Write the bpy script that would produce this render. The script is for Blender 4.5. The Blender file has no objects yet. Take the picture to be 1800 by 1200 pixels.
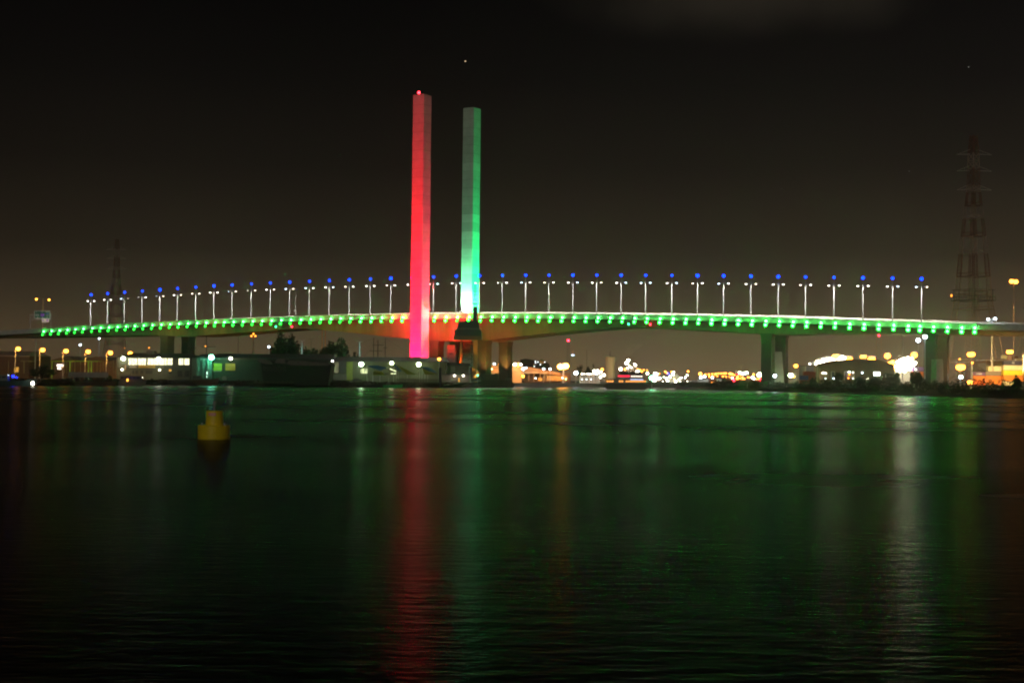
import bpy, math, random
from mathutils import Matrix, Vector
random.seed(7)
sc = bpy.context.scene
COL = sc.collection
# ------------------------------------------------------------------ camera
F = 2500.0
YH = 666.5
pitch = math.atan((YH - 600) / F); roll = 0.0107
ROT = Matrix.Rotation(math.pi / 2 + pitch, 3, 'X') @ Matrix.Rotation(roll, 3, 'Z')
CZ = 4.0
cd = bpy.data.cameras.new('camera'); cam = bpy.data.objects.new('camera', cd); COL.objects.link(cam)
cd.sensor_width = 36; cd.lens = 36 * F / 1800; cd.clip_end = 20000; cd.clip_start = 0.5
cam.matrix_world = Matrix.Translation((0, 0, CZ)) @ ROT.to_4x4()
sc.camera = cam
sc.view_settings.view_transform = 'Standard'; sc.view_settings.look = 'None'
sc.view_settings.exposure = 0; sc.view_settings.gamma = 1
sc.cycles.use_denoising = True
sc.cycles.filter_width = 2.0
sc.cycles.max_bounces = 5
sc.cycles.sample_clamp_indirect = 2.5; sc.cycles.sample_clamp_direct = 60
sc.cycles.caustics_reflective = False; sc.cycles.caustics_refractive = False

# ------------------------------------------------------------------ world: night sky with town glow
w = bpy.data.worlds.new("World"); sc.world = w; w.use_nodes = True
nt = w.node_tree; nt.nodes.clear()
def N(t, tree=None, **k):
    n = (tree or nt).nodes.new(t)
    for a, b in k.items(): setattr(n, a, b)
    return n
out = N('ShaderNodeOutputWorld'); bg = N('ShaderNodeBackground'); tc = N('ShaderNodeTexCoord'); sx = N('ShaderNodeSeparateXYZ')
nt.links.new(tc.outputs['Generated'], sx.inputs[0])
mr = N('ShaderNodeMapRange'); mr.inputs['From Min'].default_value = -0.02; mr.inputs['From Max'].default_value = 0.5
nt.links.new(sx.outputs['Z'], mr.inputs['Value'])
ramp = N('ShaderNodeValToRGB'); cr = ramp.color_ramp
def sky_stops():
    return [(0.0, (.160, .106, .055)), (0.077, (.118, .080, .042)), (0.135, (.054, .039, .023)), (0.205, (.0215, .0160, .0102)), (0.32, (.0090, .0070, .0052)), (0.43, (.0045, .0037, .0033)),
            (0.54, (.0025, .0021, .0021)), (0.7, (.0016, .0015, .0016)), (1.0, (.0012, .0012, .0014))]
for i, (p, c) in enumerate(sky_stops()):
    e = cr.elements[i] if i < 2 else cr.elements.new(p)
    e.position = p; e.color = (*c, 1)
nt.links.new(mr.outputs[0], ramp.inputs[0])
# brighter towards the port on the right, dimmer on the left
mx = N('ShaderNodeMapRange'); mx.inputs['From Min'].default_value = -0.36; mx.inputs['From Max'].default_value = 0.25
mx.inputs['To Min'].default_value = 0.62; mx.inputs['To Max'].default_value = 1.16
nt.links.new(sx.outputs['X'], mx.inputs['Value'])
mul = N('ShaderNodeVectorMath', operation='SCALE'); nt.links.new(ramp.outputs[0], mul.inputs[0]); nt.links.new(mx.outputs[0], mul.inputs['Scale'])
# faint lit cloud high up
mp = N('ShaderNodeMapping'); mp.inputs['Location'].default_value = (-0.155, -0.955, -0.262)
nt.links.new(tc.outputs['Generated'], mp.inputs[0])
mp2 = N('ShaderNodeMapping'); mp2.inputs['Scale'].default_value = (8.5, 0.5, 36)
nt.links.new(mp.outputs[0], mp2.inputs[0])
nz = N('ShaderNodeTexNoise'); nz.inputs['Scale'].default_value = 14; nz.inputs['Detail'].default_value = 5
nt.links.new(tc.outputs['Generated'], nz.inputs['Vector'])
nz2 = N('ShaderNodeTexNoise'); nz2.inputs['Scale'].default_value = 3.2; nz2.inputs['Detail'].default_value = 4; nt.links.new(tc.outputs['Generated'], nz2.inputs['Vector'])
mn = N('ShaderNodeMapRange'); mn.inputs['From Min'].default_value = .3; mn.inputs['From Max'].default_value = .7; mn.inputs['To Min'].default_value = .84; mn.inputs['To Max'].default_value = 1.16; nt.links.new(nz2.outputs['Fac'], mn.inputs['Value'])
ml2 = N('ShaderNodeVectorMath', operation='SCALE'); nt.links.new(mul.outputs[0], ml2.inputs[0]); nt.links.new(mn.outputs[0], ml2.inputs['Scale']); mul = ml2
ln = N('ShaderNodeVectorMath', operation='LENGTH'); nt.links.new(mp2.outputs[0], ln.inputs[0])
ad = N('ShaderNodeMath', operation='MULTIPLY_ADD'); ad.inputs[1].default_value = 1.1; nt.links.new(nz.outputs['Fac'], ad.inputs[0]); nt.links.new(ln.outputs['Value'], ad.inputs[2])
cm = N('ShaderNodeMapRange'); cm.interpolation_type = 'SMOOTHSTEP'; cm.inputs['From Min'].default_value = 1.8; cm.inputs['From Max'].default_value = 0.55; cm.inputs['To Max'].default_value = 1
nt.links.new(ad.outputs[0], cm.inputs['Value'])
cl = N('ShaderNodeVectorMath', operation='SCALE'); cl.inputs[0].default_value = (.013, .0105, .0070); nt.links.new(cm.outputs[0], cl.inputs['Scale'])
ads = N('ShaderNodeVectorMath', operation='ADD'); nt.links.new(mul.outputs[0], ads.inputs[0]); nt.links.new(cl.outputs[0], ads.inputs[1])
nt.links.new(ads.outputs[0], bg.inputs['Color']); bg.inputs['Strength'].default_value = 1.15
nt.links.new(bg.outputs[0], out.inputs[0])
# added weak sun lamp, stands in for town light behind the camera
sl = bpy.data.lights.new('town_fill_light', 'SUN'); sl.energy = 0.25; sl.angle = math.radians(8); sl.color = (1, .93, .82)
so = bpy.data.objects.new('town_fill_light', sl); COL.objects.link(so)
so.rotation_euler = (math.radians(74), 0, math.radians(-9))

# ------------------------------------------------------------------ pixel -> world (photo pixels 1800x1200)
def U(px, py, Y):
    d = ROT @ Vector(((px - 900) / F, (600 - py) / F, -1))
    t = Y / d.y
    return Vector((d.x * t, Y, CZ + d.z * t))
def yh(px): return YH + roll * (px - 900)
GZ = 2.2
def rect(x0, y0, x1, y1, Y):
    a = U(x0, (y0 + y1) / 2, Y).x; b = U(x1, (y0 + y1) / 2, Y).x
    return a, b, U((x0 + x1) / 2, y1, Y).z, U((x0 + x1) / 2, y0, Y).z
def interp(tab, x):
    if x <= tab[0][0]: return tab[0][1]
    for (a, b), (c, d) in zip(tab, tab[1:]):
        if x <= c: return b + (d - b) * (x - a) / (c - a)
    return tab[-1][1]

# ------------------------------------------------------------------ materials
MATS = {}
def mat(name, col, rough=0.75, metal=0.0, var=0.22, scale=0.6, stretch=(1, 1, 1)):
    if name in MATS: return MATS[name]
    m = bpy.data.materials.new(name); m.use_nodes = True; t = m.node_tree; p = t.nodes['Principled BSDF']
    p.inputs['Roughness'].default_value = rough; p.inputs['Metallic'].default_value = metal
    g = N('ShaderNodeNewGeometry', t); mpn = N('ShaderNodeMapping', t); mpn.inputs['Scale'].default_value = stretch
    n = N('ShaderNodeTexNoise', t); n.inputs['Scale'].default_value = scale; n.inputs['Detail'].default_value = 6; n.inputs['Roughness'].default_value = .65
    t.links.new(g.outputs['Position'], mpn.inputs[0]); t.links.new(mpn.outputs[0], n.inputs['Vector'])
    r = N('ShaderNodeMapRange', t); r.inputs['From Min'].default_value = .25; r.inputs['From Max'].default_value = .75
    r.inputs['To Min'].default_value = 1 - var; r.inputs['To Max'].default_value = 1 + var
    t.links.new(n.outputs['Fac'], r.inputs['Value'])
    s = N('ShaderNodeVectorMath', t, operation='SCALE'); s.inputs[0].default_value = col
    t.links.new(r.outputs[0], s.inputs['Scale']); t.links.new(s.outputs[0], p.inputs['Base Color'])
    MATS[name] = m; return m
def emit(name, col, strength):
    if name in MATS: return MATS[name]
    m = bpy.data.materials.new(name); m.use_nodes = True; t = m.node_tree; t.nodes.clear()
    e = N('ShaderNodeEmission', t); e.inputs[0].default_value = (*col, 1); e.inputs[1].default_value = strength
    o = N('ShaderNodeOutputMaterial', t); t.links.new(e.outputs[0], o.inputs[0])
    MATS[name] = m; return m
def lit_pane(name, col, strength, scale=1.3):
    """window of a lit room: emission broken up by what stands inside"""
    m = bpy.data.materials.new(name); m.use_nodes = True; t = m.node_tree; t.nodes.clear()
    g = N('ShaderNodeNewGeometry', t); mpn = N('ShaderNodeMapping', t); mpn.inputs['Scale'].default_value = (1, .2, .45)
    n = N('ShaderNodeTexNoise', t); n.inputs['Scale'].default_value = scale; n.inputs['Detail'].default_value = 4
    t.links.new(g.outputs['Position'], mpn.inputs[0]); t.links.new(mpn.outputs[0], n.inputs['Vector'])
    r = N('ShaderNodeMapRange', t); r.inputs['From Min'].default_value = .35; r.inputs['From Max'].default_value = .62
    r.inputs['To Min'].default_value = strength * .25; r.inputs['To Max'].default_value = strength
    e = N('ShaderNodeEmission', t); e.inputs[0].default_value = (*col, 1)
    t.links.new(n.outputs['Fac'], r.inputs['Value']); t.links.new(r.outputs[0], e.inputs[1])
    o = N('ShaderNodeOutputMaterial', t); t.links.new(e.outputs[0], o.inputs[0])
    MATS[name] = m; return m

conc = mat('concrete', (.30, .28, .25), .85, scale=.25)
conc_dark = mat('dark_concrete', (.12, .115, .10), .9, scale=.3)
steel = mat('galvanised_steel', (.55, .56, .56), .5, .2, .1)
white = mat('white_paint', (.75, .75, .72), .6, 0, .08)
black = mat('black_paint', (.02, .02, .02), .6)
rust = mat('rusty_steel', (.16, .05, .025), .8, scale=1.5)
wood = mat('weathered_timber', (.07, .045, .03), .9, scale=2)
leafm = mat('foliage', (.045, .065, .028), .8, var=.5, scale=.8)
leafd = mat('dark_foliage', (.03, .042, .02), .8, var=.5, scale=.8)
bark = mat('bark', (.06, .045, .03), .9)
E_or = emit('sodium_light', (1, .29, .03), 9)
E_or2 = emit('dim_sodium_light', (1, .30, .03), 4)
E_ob = emit('bright_sodium_light', (1, .30, .03), 13)
E_ye = emit('yellow_sodium_light', (1, .40, .04), 12)
E_wh = emit('white_light', (1, .93, .74), 9)
E_wb = emit('bright_white_light', (1, .93, .72), 26)
E_cw = emit('cool_white_light', (.72, .88, 1), 9)
E_cb = emit('bright_cool_light', (.72, .88, 1), 26)
E_gw = emit('greenish_white_light', (.75, 1, .55), 26)
E_te = emit('teal_light', (.2, 1, .6), 60)
E_bl = emit('blue_light', (.001, .028, 1), 11)
E_re = emit('red_light', (1, .012, .03), 30)
E_gn = emit('green_signal_light', (.03, 1, .35), 14)
E_st = emit('street_light_white', (1, .94, .82), 12)
E_stw = emit('street_light_pinkish', (1, .80, .62), 9)
E_stc = emit('street_light_cool', (.62, .82, 1), 11)
E_br = [emit('green_bridge_light_%s' % n, (.015, 1, .035), s) for n, s in (('faint', 9), ('soft', 11), ('medium', 44), ('strong', 66))]
E_bu = [emit('green_bridge_uplight_%s' % n, (.05, 1, .11), v) for n, v in (('soft', 105), ('mild', 120), ('medium', 150), ('strong', 190))]
E_star = emit('starlight', (1, .7, .4), .9)

# ------------------------------------------------------------------ mesh helpers
ORG = {}
class MB:
    def __init__(s): s.v = []; s.f = []
    def add(s, vs, fs):
        b = len(s.v); s.v += [tuple(v) for v in vs]; s.f += [tuple(i + b for i in f) for f in fs]; return s
    def box(s, x0, x1, y0, y1, z0, z1):
        return s.add([(x0, y0, z0), (x1, y0, z0), (x1, y1, z0), (x0, y1, z0), (x0, y0, z1), (x1, y0, z1), (x1, y1, z1), (x0, y1, z1)],
                     [(0, 3, 2, 1), (4, 5, 6, 7), (0, 1, 5, 4), (1, 2, 6, 5), (2, 3, 7, 6), (3, 0, 4, 7)])
    def quad8(s, a, b):                       # two 4-rings joined
        return s.add(list(a) + list(b), [(0, 3, 2, 1), (4, 5, 6, 7), (0, 1, 5, 4), (1, 2, 6, 5), (2, 3, 7, 6), (3, 0, 4, 7)])
    def tube(s, p, q, r0, r1=None, n=8, caps=True):
        p = Vector(p); q = Vector(q); r1 = r0 if r1 is None else r1
        d = (q - p).normalized(); a = d.orthogonal().normalized(); b = d.cross(a)
        vs = []
        for c, r in ((p, r0), (q, r1)):
            for i in range(n):
                t = 2 * math.pi * i / n; vs.append(c + a * math.cos(t) * r + b * math.sin(t) * r)
        fs = [(i, (i + 1) % n, n + (i + 1) % n, n + i) for i in range(n)]
        if caps: fs += [tuple(range(n - 1, -1, -1)), tuple(range(n, 2 * n))]
        return s.add(vs, fs)
    def lathe(s, c, prof, n=20):
        vs = []; fs = []
        for r, z in prof:
            for i in range(n):
                t = 2 * math.pi * i / n; vs.append((c[0] + r * math.cos(t), c[1] + r * math.sin(t), c[2] + z))
        for k in range(len(prof) - 1):
            for i in range(n):
                fs.append((k * n + i, k * n + (i + 1) % n, (k + 1) * n + (i + 1) % n, (k + 1) * n + i))
        fs.append(tuple(range(n - 1, -1, -1))); fs.append(tuple(range((len(prof) - 1) * n, len(prof) * n)))
        return s.add(vs, fs)
    def ball(s, c, r, sz=1.0, sxx=1.0):
        c = Vector(c); n = 8; vs = [c + Vector((0, 0, -r * sz))]; fs = []
        for k in (-45, 0, 45):
            a = math.radians(k)
            for i in range(n):
                t = 2 * math.pi * i / n
                vs.append(c + Vector((r * sxx * math.cos(a) * math.cos(t), r * math.cos(a) * math.sin(t), r * sz * math.sin(a))))
        vs.append(c + Vector((0, 0, r * sz))); T = len(vs) - 1
        for i in range(n):
            j = (i + 1) % n
            fs.append((0, 1 + j, 1 + i)); fs.append((T, 1 + 2 * n + i, 1 + 2 * n + j))
            for k in range(2): fs.append((1 + k * n + i, 1 + k * n + j, 1 + (k + 1) * n + j, 1 + (k + 1) * n + i))
        return s.add(vs, fs)
    def prism(s, pts, Y, depth):              # outline given in photo pixels, standing at distance Y with real depth
        a = [U(x, y, Y) for x, y in pts]; n = len(a)
        b = [p + Vector((0, depth, 0)) for p in a]
        fs = [tuple(range(n)), tuple(range(2 * n - 1, n - 1, -1))] + [(i, n + i, n + (i + 1) % n, (i + 1) % n) for i in range(n)]
        return s.add(a + b, fs)
    def prect(s, x0, y0, x1, y1, Y, depth):
        a, b, c, d = rect(x0, y0, x1, y1, Y); return s.box(a, b, Y, Y + depth, c, d)
    def build(s, name, m, parent=None, org=None, smooth=False):
        o3 = Vector(org) if org is not None else (ORG[parent.name] if parent else Vector((0, 0, 0)))
        me = bpy.data.meshes.new(name); me.from_pydata([tuple(Vector(v) - o3) for v in s.v], [], s.f); me.materials.append(m); me.update()
        if smooth:
            for p in me.polygons: p.use_smooth = True
        o = bpy.data.objects.new(name, me); COL.objects.link(o)
        if parent: o.parent = parent
        else: o.location = o3
        ORG[o.name] = o3
        return o
def tag(o, label=None, cat=None, group=None, kind=None):
    if label: o['label'] = label
    if cat: o['category'] = cat
    if group: o['group'] = group
    if kind: o['kind'] = kind
    return o
def thing(name, label, cat, loc, group=None):
    o = bpy.data.objects.new(name, None); COL.objects.link(o); o.location = loc; ORG[o.name] = Vector(loc)
    o.empty_display_size = .5
    return tag(o, label, cat, group)
def base(px, Y, z=None):
    p = U(px, yh(px), Y); return (p.x, Y, GZ if z is None else z)
def spot(name, loc, target, power, col, size=60, blend=.6, r=.4):
    l = bpy.data.lights.new(name, 'SPOT'); l.energy = power; l.color = col; l.spot_size = math.radians(size); l.spot_blend = blend; l.shadow_soft_size = r
    o = bpy.data.objects.new(name, l); COL.objects.link(o); o.location = loc
    o.rotation_euler = (Vector(target) - Vector(loc)).to_track_quat('-Z', 'Y').to_euler(); return o

# ------------------------------------------------------------------ water, land
wm = bpy.data.materials.new('river_water'); wm.use_nodes = True; t = wm.node_tree; p = t.nodes['Principled BSDF']
p.inputs['Base Color'].default_value = (.0005, .0008, .0008, 1); p.inputs['IOR'].default_value = 1.33; p.inputs['Specular IOR Level'].default_value = .13
g = N('ShaderNodeNewGeometry', t)
def wnoise(sc_, stretch, det, rot=0.0):
    m_ = N('ShaderNodeMapping', t); m_.inputs['Scale'].default_value = stretch; m_.inputs['Rotation'].default_value = (0, 0, rot)
    n_ = N('ShaderNodeTexNoise', t); n_.inputs['Scale'].default_value = sc_; n_.inputs['Detail'].default_value = det
    t.links.new(g.outputs['Position'], m_.inputs[0]); t.links.new(m_.outputs[0], n_.inputs['Vector']); return n_
n1 = wnoise(2.2, (.30, 1, 1), 2, .05); n2 = wnoise(6.5, (.38, 1, 1), 2, -.08); n3 = wnoise(.16, (.30, 1, 1), 3, .1)
n4 = wnoise(.03, (.4, 1, 1), 4, .15)
b1 = N('ShaderNodeBump', t); b1.inputs['Distance'].default_value = .07; b1.inputs['Strength'].default_value = .28
b2 = N('ShaderNodeBump', t); b2.inputs['Distance'].default_value = .03; b2.inputs['Strength'].default_value = .38
b3 = N('ShaderNodeBump', t); b3.inputs['Distance'].default_value = .5; b3.inputs['Strength'].default_value = .02
t.links.new(n1.outputs['Fac'], b1.inputs['Height']); t.links.new(n2.outputs['Fac'], b2.inputs['Height']); t.links.new(n3.outputs['Fac'], b3.inputs['Height'])
t.links.new(b3.outputs[0], b1.inputs['Normal']); t.links.new(b1.outputs[0], b2.inputs['Normal']); t.links.new(b2.outputs[0], p.inputs['Normal'])
gb = N('ShaderNodeBsdfAnisotropic', t); gb.distribution = 'GGX'; fr_ = N('ShaderNodeFresnel', t); fr_.inputs['IOR'].default_value = 1.33
fk = N('ShaderNodeMath', t, operation='MULTIPLY'); fk.inputs[1].default_value = .38; t.links.new(fr_.outputs[0], fk.inputs[0]); t.links.new(fk.outputs[0], gb.inputs['Color'])
t.links.new(b2.outputs[0], gb.inputs['Normal']); t.links.new(b2.outputs[0], fr_.inputs['Normal'])
t.links.new(gb.outputs[0], [q for q in t.nodes if q.type == 'OUTPUT_MATERIAL'][0].inputs['Surface'])
rr = N('ShaderNodeMapRange', t); rr.inputs['From Min'].default_value = .35; rr.inputs['From Max'].default_value = .65; rr.inputs['To Min'].default_value = .20; rr.inputs['To Max'].default_value = .30
t.links.new(n4.outputs['Fac'], rr.inputs['Value']); t.links.new(rr.outputs[0], gb.inputs['Roughness'])
m = MB().add([(-3000, -300, 0), (3000, -300, 0), (3000, 3000, 0), (-3000, 3000, 0)], [(0, 1, 2, 3)])
tag(m.build('water', wm), kind='structure')

SHORE = [(-500, 455), (0, 483), (150, 540), (300, 588), (440, 606), (580, 592), (700, 612), (860, 667), (902, 690), (904, 765), (1100, 794), (1190, 787),
         (1360, 600), (1530, 518), (1690, 454), (1800, 427), (2300, 370)]
def shore_pts(): return [((px - 900) / F * Y, Y) for px, Y in SHORE]
sp = shore_pts()
n = len(sp)
vs = [(-2950, sp[0][1], GZ)] + [(x, y, GZ) for x, y in sp] + [(2950, sp[-1][1], GZ), (2950, 2950, GZ), (-2950, 2950, GZ)]
k = len(vs)
vb = [(x, y, -3) for x, y, z in vs]
fs = [tuple(range(k))] + [(i, k + i, k + i + 1, i + 1) for i in range(n + 1)]
tag(MB().add(vs + vb, fs).build('ground', mat('quayside_ground', (.065, .058, .045), .9, scale=.2)), kind='structure')

# rock facing of the left bank and scrub on the right bank
def along(px0, px1, step):
    pts = []
    for (a, ya), (b, yb) in zip(SHORE, SHORE[1:]):
        A = Vector(((a - 900) / F * ya, ya)); B = Vector(((b - 900) / F * yb, yb)); L = (B - A).length; q = int(L / step) + 1
        for i in range(q):
            s_ = i / q; pp = A.lerp(B, s_); pxx = 900 + pp.x / pp.y * F
            if px0 <= pxx <= px1: pts.append(pp)
    return pts
mb = MB()
for P_ in along(-60, 870, .8):
    for h in range(4):
        c = Vector((P_.x + random.uniform(-.5, .5), P_.y - random.uniform(-.3, 1.7) , 0)); d = P_.y - c.y
        c.z = .1 + (1.8 - max(0, d)) * 1.2 * random.uniform(.5, 1); r = random.uniform(.35, .8)
        mb.ball(c, r, random.uniform(.5, .9), random.uniform(.8, 1.3))
tag(mb.build('rock_bank', mat('dark_rock', (.05, .032, .022), .9, scale=1.2)), 'dark rock facing along the foot of the left bank at the waterline', 'rocks', kind='stuff')
def leaves(mb, c, rad, count, size):
    for _ in range(count):
        while True:
            v = Vector((random.uniform(-1, 1), random.uniform(-1, 1), random.uniform(-1, 1)))
            if v.length < 1: break
        p_ = Vector(c) + Vector((v.x * rad[0], v.y * rad[1], v.z * rad[2]))
        a = Vector((random.gauss(0, 1), random.gauss(0, 1), random.gauss(0, 1))).normalized(); b = a.orthogonal().normalized(); s_ = size * random.uniform(.5, 1.2)
        mb.add([p_ - a * s_, p_ + b * s_ * .6, p_ + a * s_, p_ - b * s_ * .6], [(0, 1, 2, 3)])
mb = MB()
for P_ in along(1200, 1960, 1.5):
    pxx = 900 + P_.x / P_.y * F
    hh = 1.1 + 1.3 * (math.sin(P_.x * .31) * .5 + .5) * random.uniform(.4, 1) + (.7 if pxx > 1400 else 0)
    leaves(mb, (P_.x + random.uniform(-1, 1), P_.y + random.uniform(2, 5), GZ + hh * .4), (1.6, 2.2, hh), 46, .42)
    leaves(mb, (P_.x, P_.y + 1.0, GZ - .5), (1.3, 1.6, 1.2), 24, .35)
tag(mb.build('riverbank_scrub', leafd), 'low dark scrub covering the right river bank above the waterline', 'scrub', kind='stuff')

# ------------------------------------------------------------------ the bridge
YT = [(-60, 584.0), (0, 581.0), (75, 577.0), (100, 575.5), (160, 571.3), (280, 565), (340, 562), (430, 559), (580, 554), (720, 551.2), (860, 550.4), (940, 550.8), (1090, 551.8), (1240, 554.4),
      (1370, 557.4), (1520, 562.5), (1620, 565.7), (1680, 567.8), (1740, 569.2), (1800, 570.3), (1880, 571.6)]
YB = [(-60, 593), (0, 592.5), (75, 592), (150, 590.5), (250, 589.5), (345, 590.5), (410, 585.5), (470, 581), (500, 578.5), (540, 577), (560, 579), (640, 587), (720, 595.5), (760, 599), (850, 599),
      (940, 588), (1000, 582), (1060, 576.8), (1090, 574.8), (1130, 575), (1220, 580), (1340, 586.5), (1385, 588), (1500, 585.5), (1660, 587), (1800, 589), (1880, 590)]
A0 = U(160, 571, 807); B0 = U(1620, 565, 614)
du = Vector((B0.x - A0.x, B0.y - A0.y, 0)).normalized(); nn = Vector((du.y, -du.x, 0))     # nn points to the camera
def online(px, py, off):
    """point of the line parallel to the bridge axis, off metres towards the camera, seen in pixel column px"""
    d = ROT @ Vector(((px - 900) / F, (600 - py) / F, -1)); k_ = d.x / d.y; m_ = du.x / du.y
    o = A0 + nn * off
    Y = (o.x - m_ * o.y) / (k_ - m_)
    return U(px, py, Y)
HW = 14.0
pxs = [-60 + i * 6 for i in range(324)]
sec = []
for px in pxs:
    top = online(px, interp(YT, px), HW); bot = online(px, interp(YB, px), 11.0)
    s_ = (top - A0).dot(du); sb = (bot - A0).dot(du)
    sec.append((s_, top.z, sb, bot.z))
zt_tab = [(a, b) for a, b, c, d in sec]; zb_tab = [(c, d) for a, b, c, d in sec]
def ax(s_, off, z): v = A0 + du * s_ + nn * off; v.z = z; return v
S0, S1 = zt_tab[0][0], zt_tab[-1][0]
ss = [S0 + (S1 - S0) * i / 220 for i in range(221)]
def loft(ring):
    mb = MB(); R_ = [ring(s_) for s_ in ss]; q = len(R_[0]); vs = [v for r in R_ for v in r]; fs = []
    for i in range(len(ss) - 1):
        for j in range(q): fs.append((i * q + j, i * q + (j + 1) % q, (i + 1) * q + (j + 1) % q, (i + 1) * q + j))
    fs.append(tuple(range(q))); fs.append(tuple(range(len(vs) - 1, len(vs) - q - 1, -1)))
    return mb.add(vs, fs)
zt = lambda s_: interp(zt_tab, s_)
zb = lambda s_: interp(zb_tab, s_)
bridge = thing('bridge', 'long concrete road bridge over the river edged with a row of green lights', 'bridge', ax(500 * 0 + 250, 0, GZ))
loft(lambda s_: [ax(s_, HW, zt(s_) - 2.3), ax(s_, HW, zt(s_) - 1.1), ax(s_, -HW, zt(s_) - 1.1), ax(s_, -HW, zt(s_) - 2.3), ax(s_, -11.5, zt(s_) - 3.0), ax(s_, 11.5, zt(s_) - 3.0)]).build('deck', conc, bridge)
loft(lambda s_: [ax(s_, HW + .25, zt(s_) - 2.5), ax(s_, HW + .3, zt(s_)), ax(s_, HW, zt(s_)), ax(s_, HW - .003, zt(s_) - 1.0)]).build('parapet', mat('pale_parapet', (.55, .55, .50), .6, scale=.5), bridge)
loft(lambda s_: [ax(s_, -HW, zt(s_) - 1.0), ax(s_, -HW, zt(s_) + 1.9), ax(s_, -HW - .3, zt(s_) + 1.9), ax(s_, -HW - .3, zt(s_) - 1.0)]).build('parapet', mat('light_trail_screen', (.85, .80, .70), .6), bridge)  # tall pale screen added, stands in for vehicle light trails on the deck
for lo, hi in ((2.0, 11.0), (-11.0, -2.0)):
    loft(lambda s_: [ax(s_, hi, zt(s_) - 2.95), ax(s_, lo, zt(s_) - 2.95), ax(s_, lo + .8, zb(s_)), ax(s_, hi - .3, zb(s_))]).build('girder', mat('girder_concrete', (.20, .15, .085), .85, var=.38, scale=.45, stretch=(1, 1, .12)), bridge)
# piers: two blades each, one behind the other across the deck, on a tapered footing
def pier_at(px, off, ls=4.6, ln=6.0, name='pier', foot=None):
    c = online(px, 600, off); s_ = (c - A0).dot(du); z1 = zb(s_) + .25; mb = MB()
    def ring(z, a, b): return [ax(s_ - a, off - b, z), ax(s_ + a, off - b, z), ax(s_ + a, off + b, z), ax(s_ - a, off + b, z)]
    mb.quad8(ring(-2, ls / 2 + .1, ln / 2 + .1), ring(z1 - 2.5, ls / 2, ln / 2)); mb.quad8(ring(z1 - 2.5, ls / 2, ln / 2), ring(z1, ls / 2 + .5, ln / 2))
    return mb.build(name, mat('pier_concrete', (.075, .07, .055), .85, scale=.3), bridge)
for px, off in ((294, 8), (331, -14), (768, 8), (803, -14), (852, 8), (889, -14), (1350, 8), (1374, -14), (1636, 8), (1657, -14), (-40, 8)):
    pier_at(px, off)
fm = mat('footing_concrete', (.30, .29, .27), .85, scale=.3)
for x0, x1, x2, x3, y0, y1, Y in ((786, 800, 783, 803, 606, 668, 706), (1362, 1374.5, 1359, 1378, 618, 672, 645), (1646.5, 1657, 1645.5, 1659, 631, 674, 594)):
    MB().prism([(x2, y1), (x3, y1), (x1, y0), (x0, y0)], Y, 9).build('pier_footing', fm, bridge)
# green lamps along the near edge: bracket with a lower globe and a small uplight
POLE = [160, 189, 219, 250, 281, 312, 344, 376, 408, 442, 475, 509, 544, 579, 614, 651, 687, 724, 762, 802, 843, 883, 924, 965, 1007, 1049, 1092, 1135, 1181, 1226, 1272, 1320, 1368, 1416, 1466, 1517, 1569, 1620]
grn = [76, 90, 104, 118, 132, 146]
for a, b in zip(POLE, POLE[1:]): grn += [a + 2, (a + b) / 2 + 2]
grn += [1617, 1641, 1665.5, 1690.5, 1713.5]
for i, px in enumerate(grn):
    c = online(px, interp(YT, px) + 12, HW + 1.3); s_ = (c - A0).dot(du); z = zt(s_)
    mb = MB(); q0 = ax(s_, HW + .2, z - 2.2); q1 = ax(s_, HW + 1.3, z - 3.1)
    mb.tube(q0, q1, .09, n=5); mb.tube(ax(s_, HW - 1.5, z - 2.75), q1, .07, n=5); mb.tube(q1 + Vector((0, 0, .1)), q1 - Vector((0, 0, .15)), .3, .42, 8)
    br = mb.build('flood_lamp', mat('dark_bracket', (.05, .06, .05), .6), bridge)
    fc_ = q1 + Vector((0, 0, -.52)) - nn * .12; br2 = MB().tube(fc_ - nn * .12, fc_, .72, .76, 12, True).tube(fc_ + nn * .003, fc_ + nn * .55, .78, 1.1, 12, False)
    br2.build('spill_shield', mat('dark_bracket', (.05, .06, .05), .6), br)  # shield added behind the globe to keep its light off the girder
    lev = 0 if px < 300 else 1 if px < 620 else 2 if px < 1150 else 3
    dim = px in (804, 724 + 2)
    MB().ball(ax(s_, HW + 1.88, z - 3.62), (.60 if lev == 3 else .54) * random.uniform(.88, 1.12) * (.55 if dim else 1)).build('lamp_globe', E_br[lev], br, smooth=True)
    MB().ball(ax(s_, HW + 1.05, z - 1.9), .27).build('uplight', E_bu[lev], br, smooth=True)
for px, py, m_ in ((485, 574, E_gn), (513, 574, E_re), (1105, 569.5, E_gn), (1143, 570, E_re)):
    c = online(px, py, 13.2); mb = MB(); mb.tube(c + Vector((0, 0, 2.2)), c + Vector((0, 0, .3)), .1, n=6)
    h = mb.build('navigation_lamp', black, bridge); MB().ball(c, .38).build('lamp_globe', m_, h)

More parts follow.
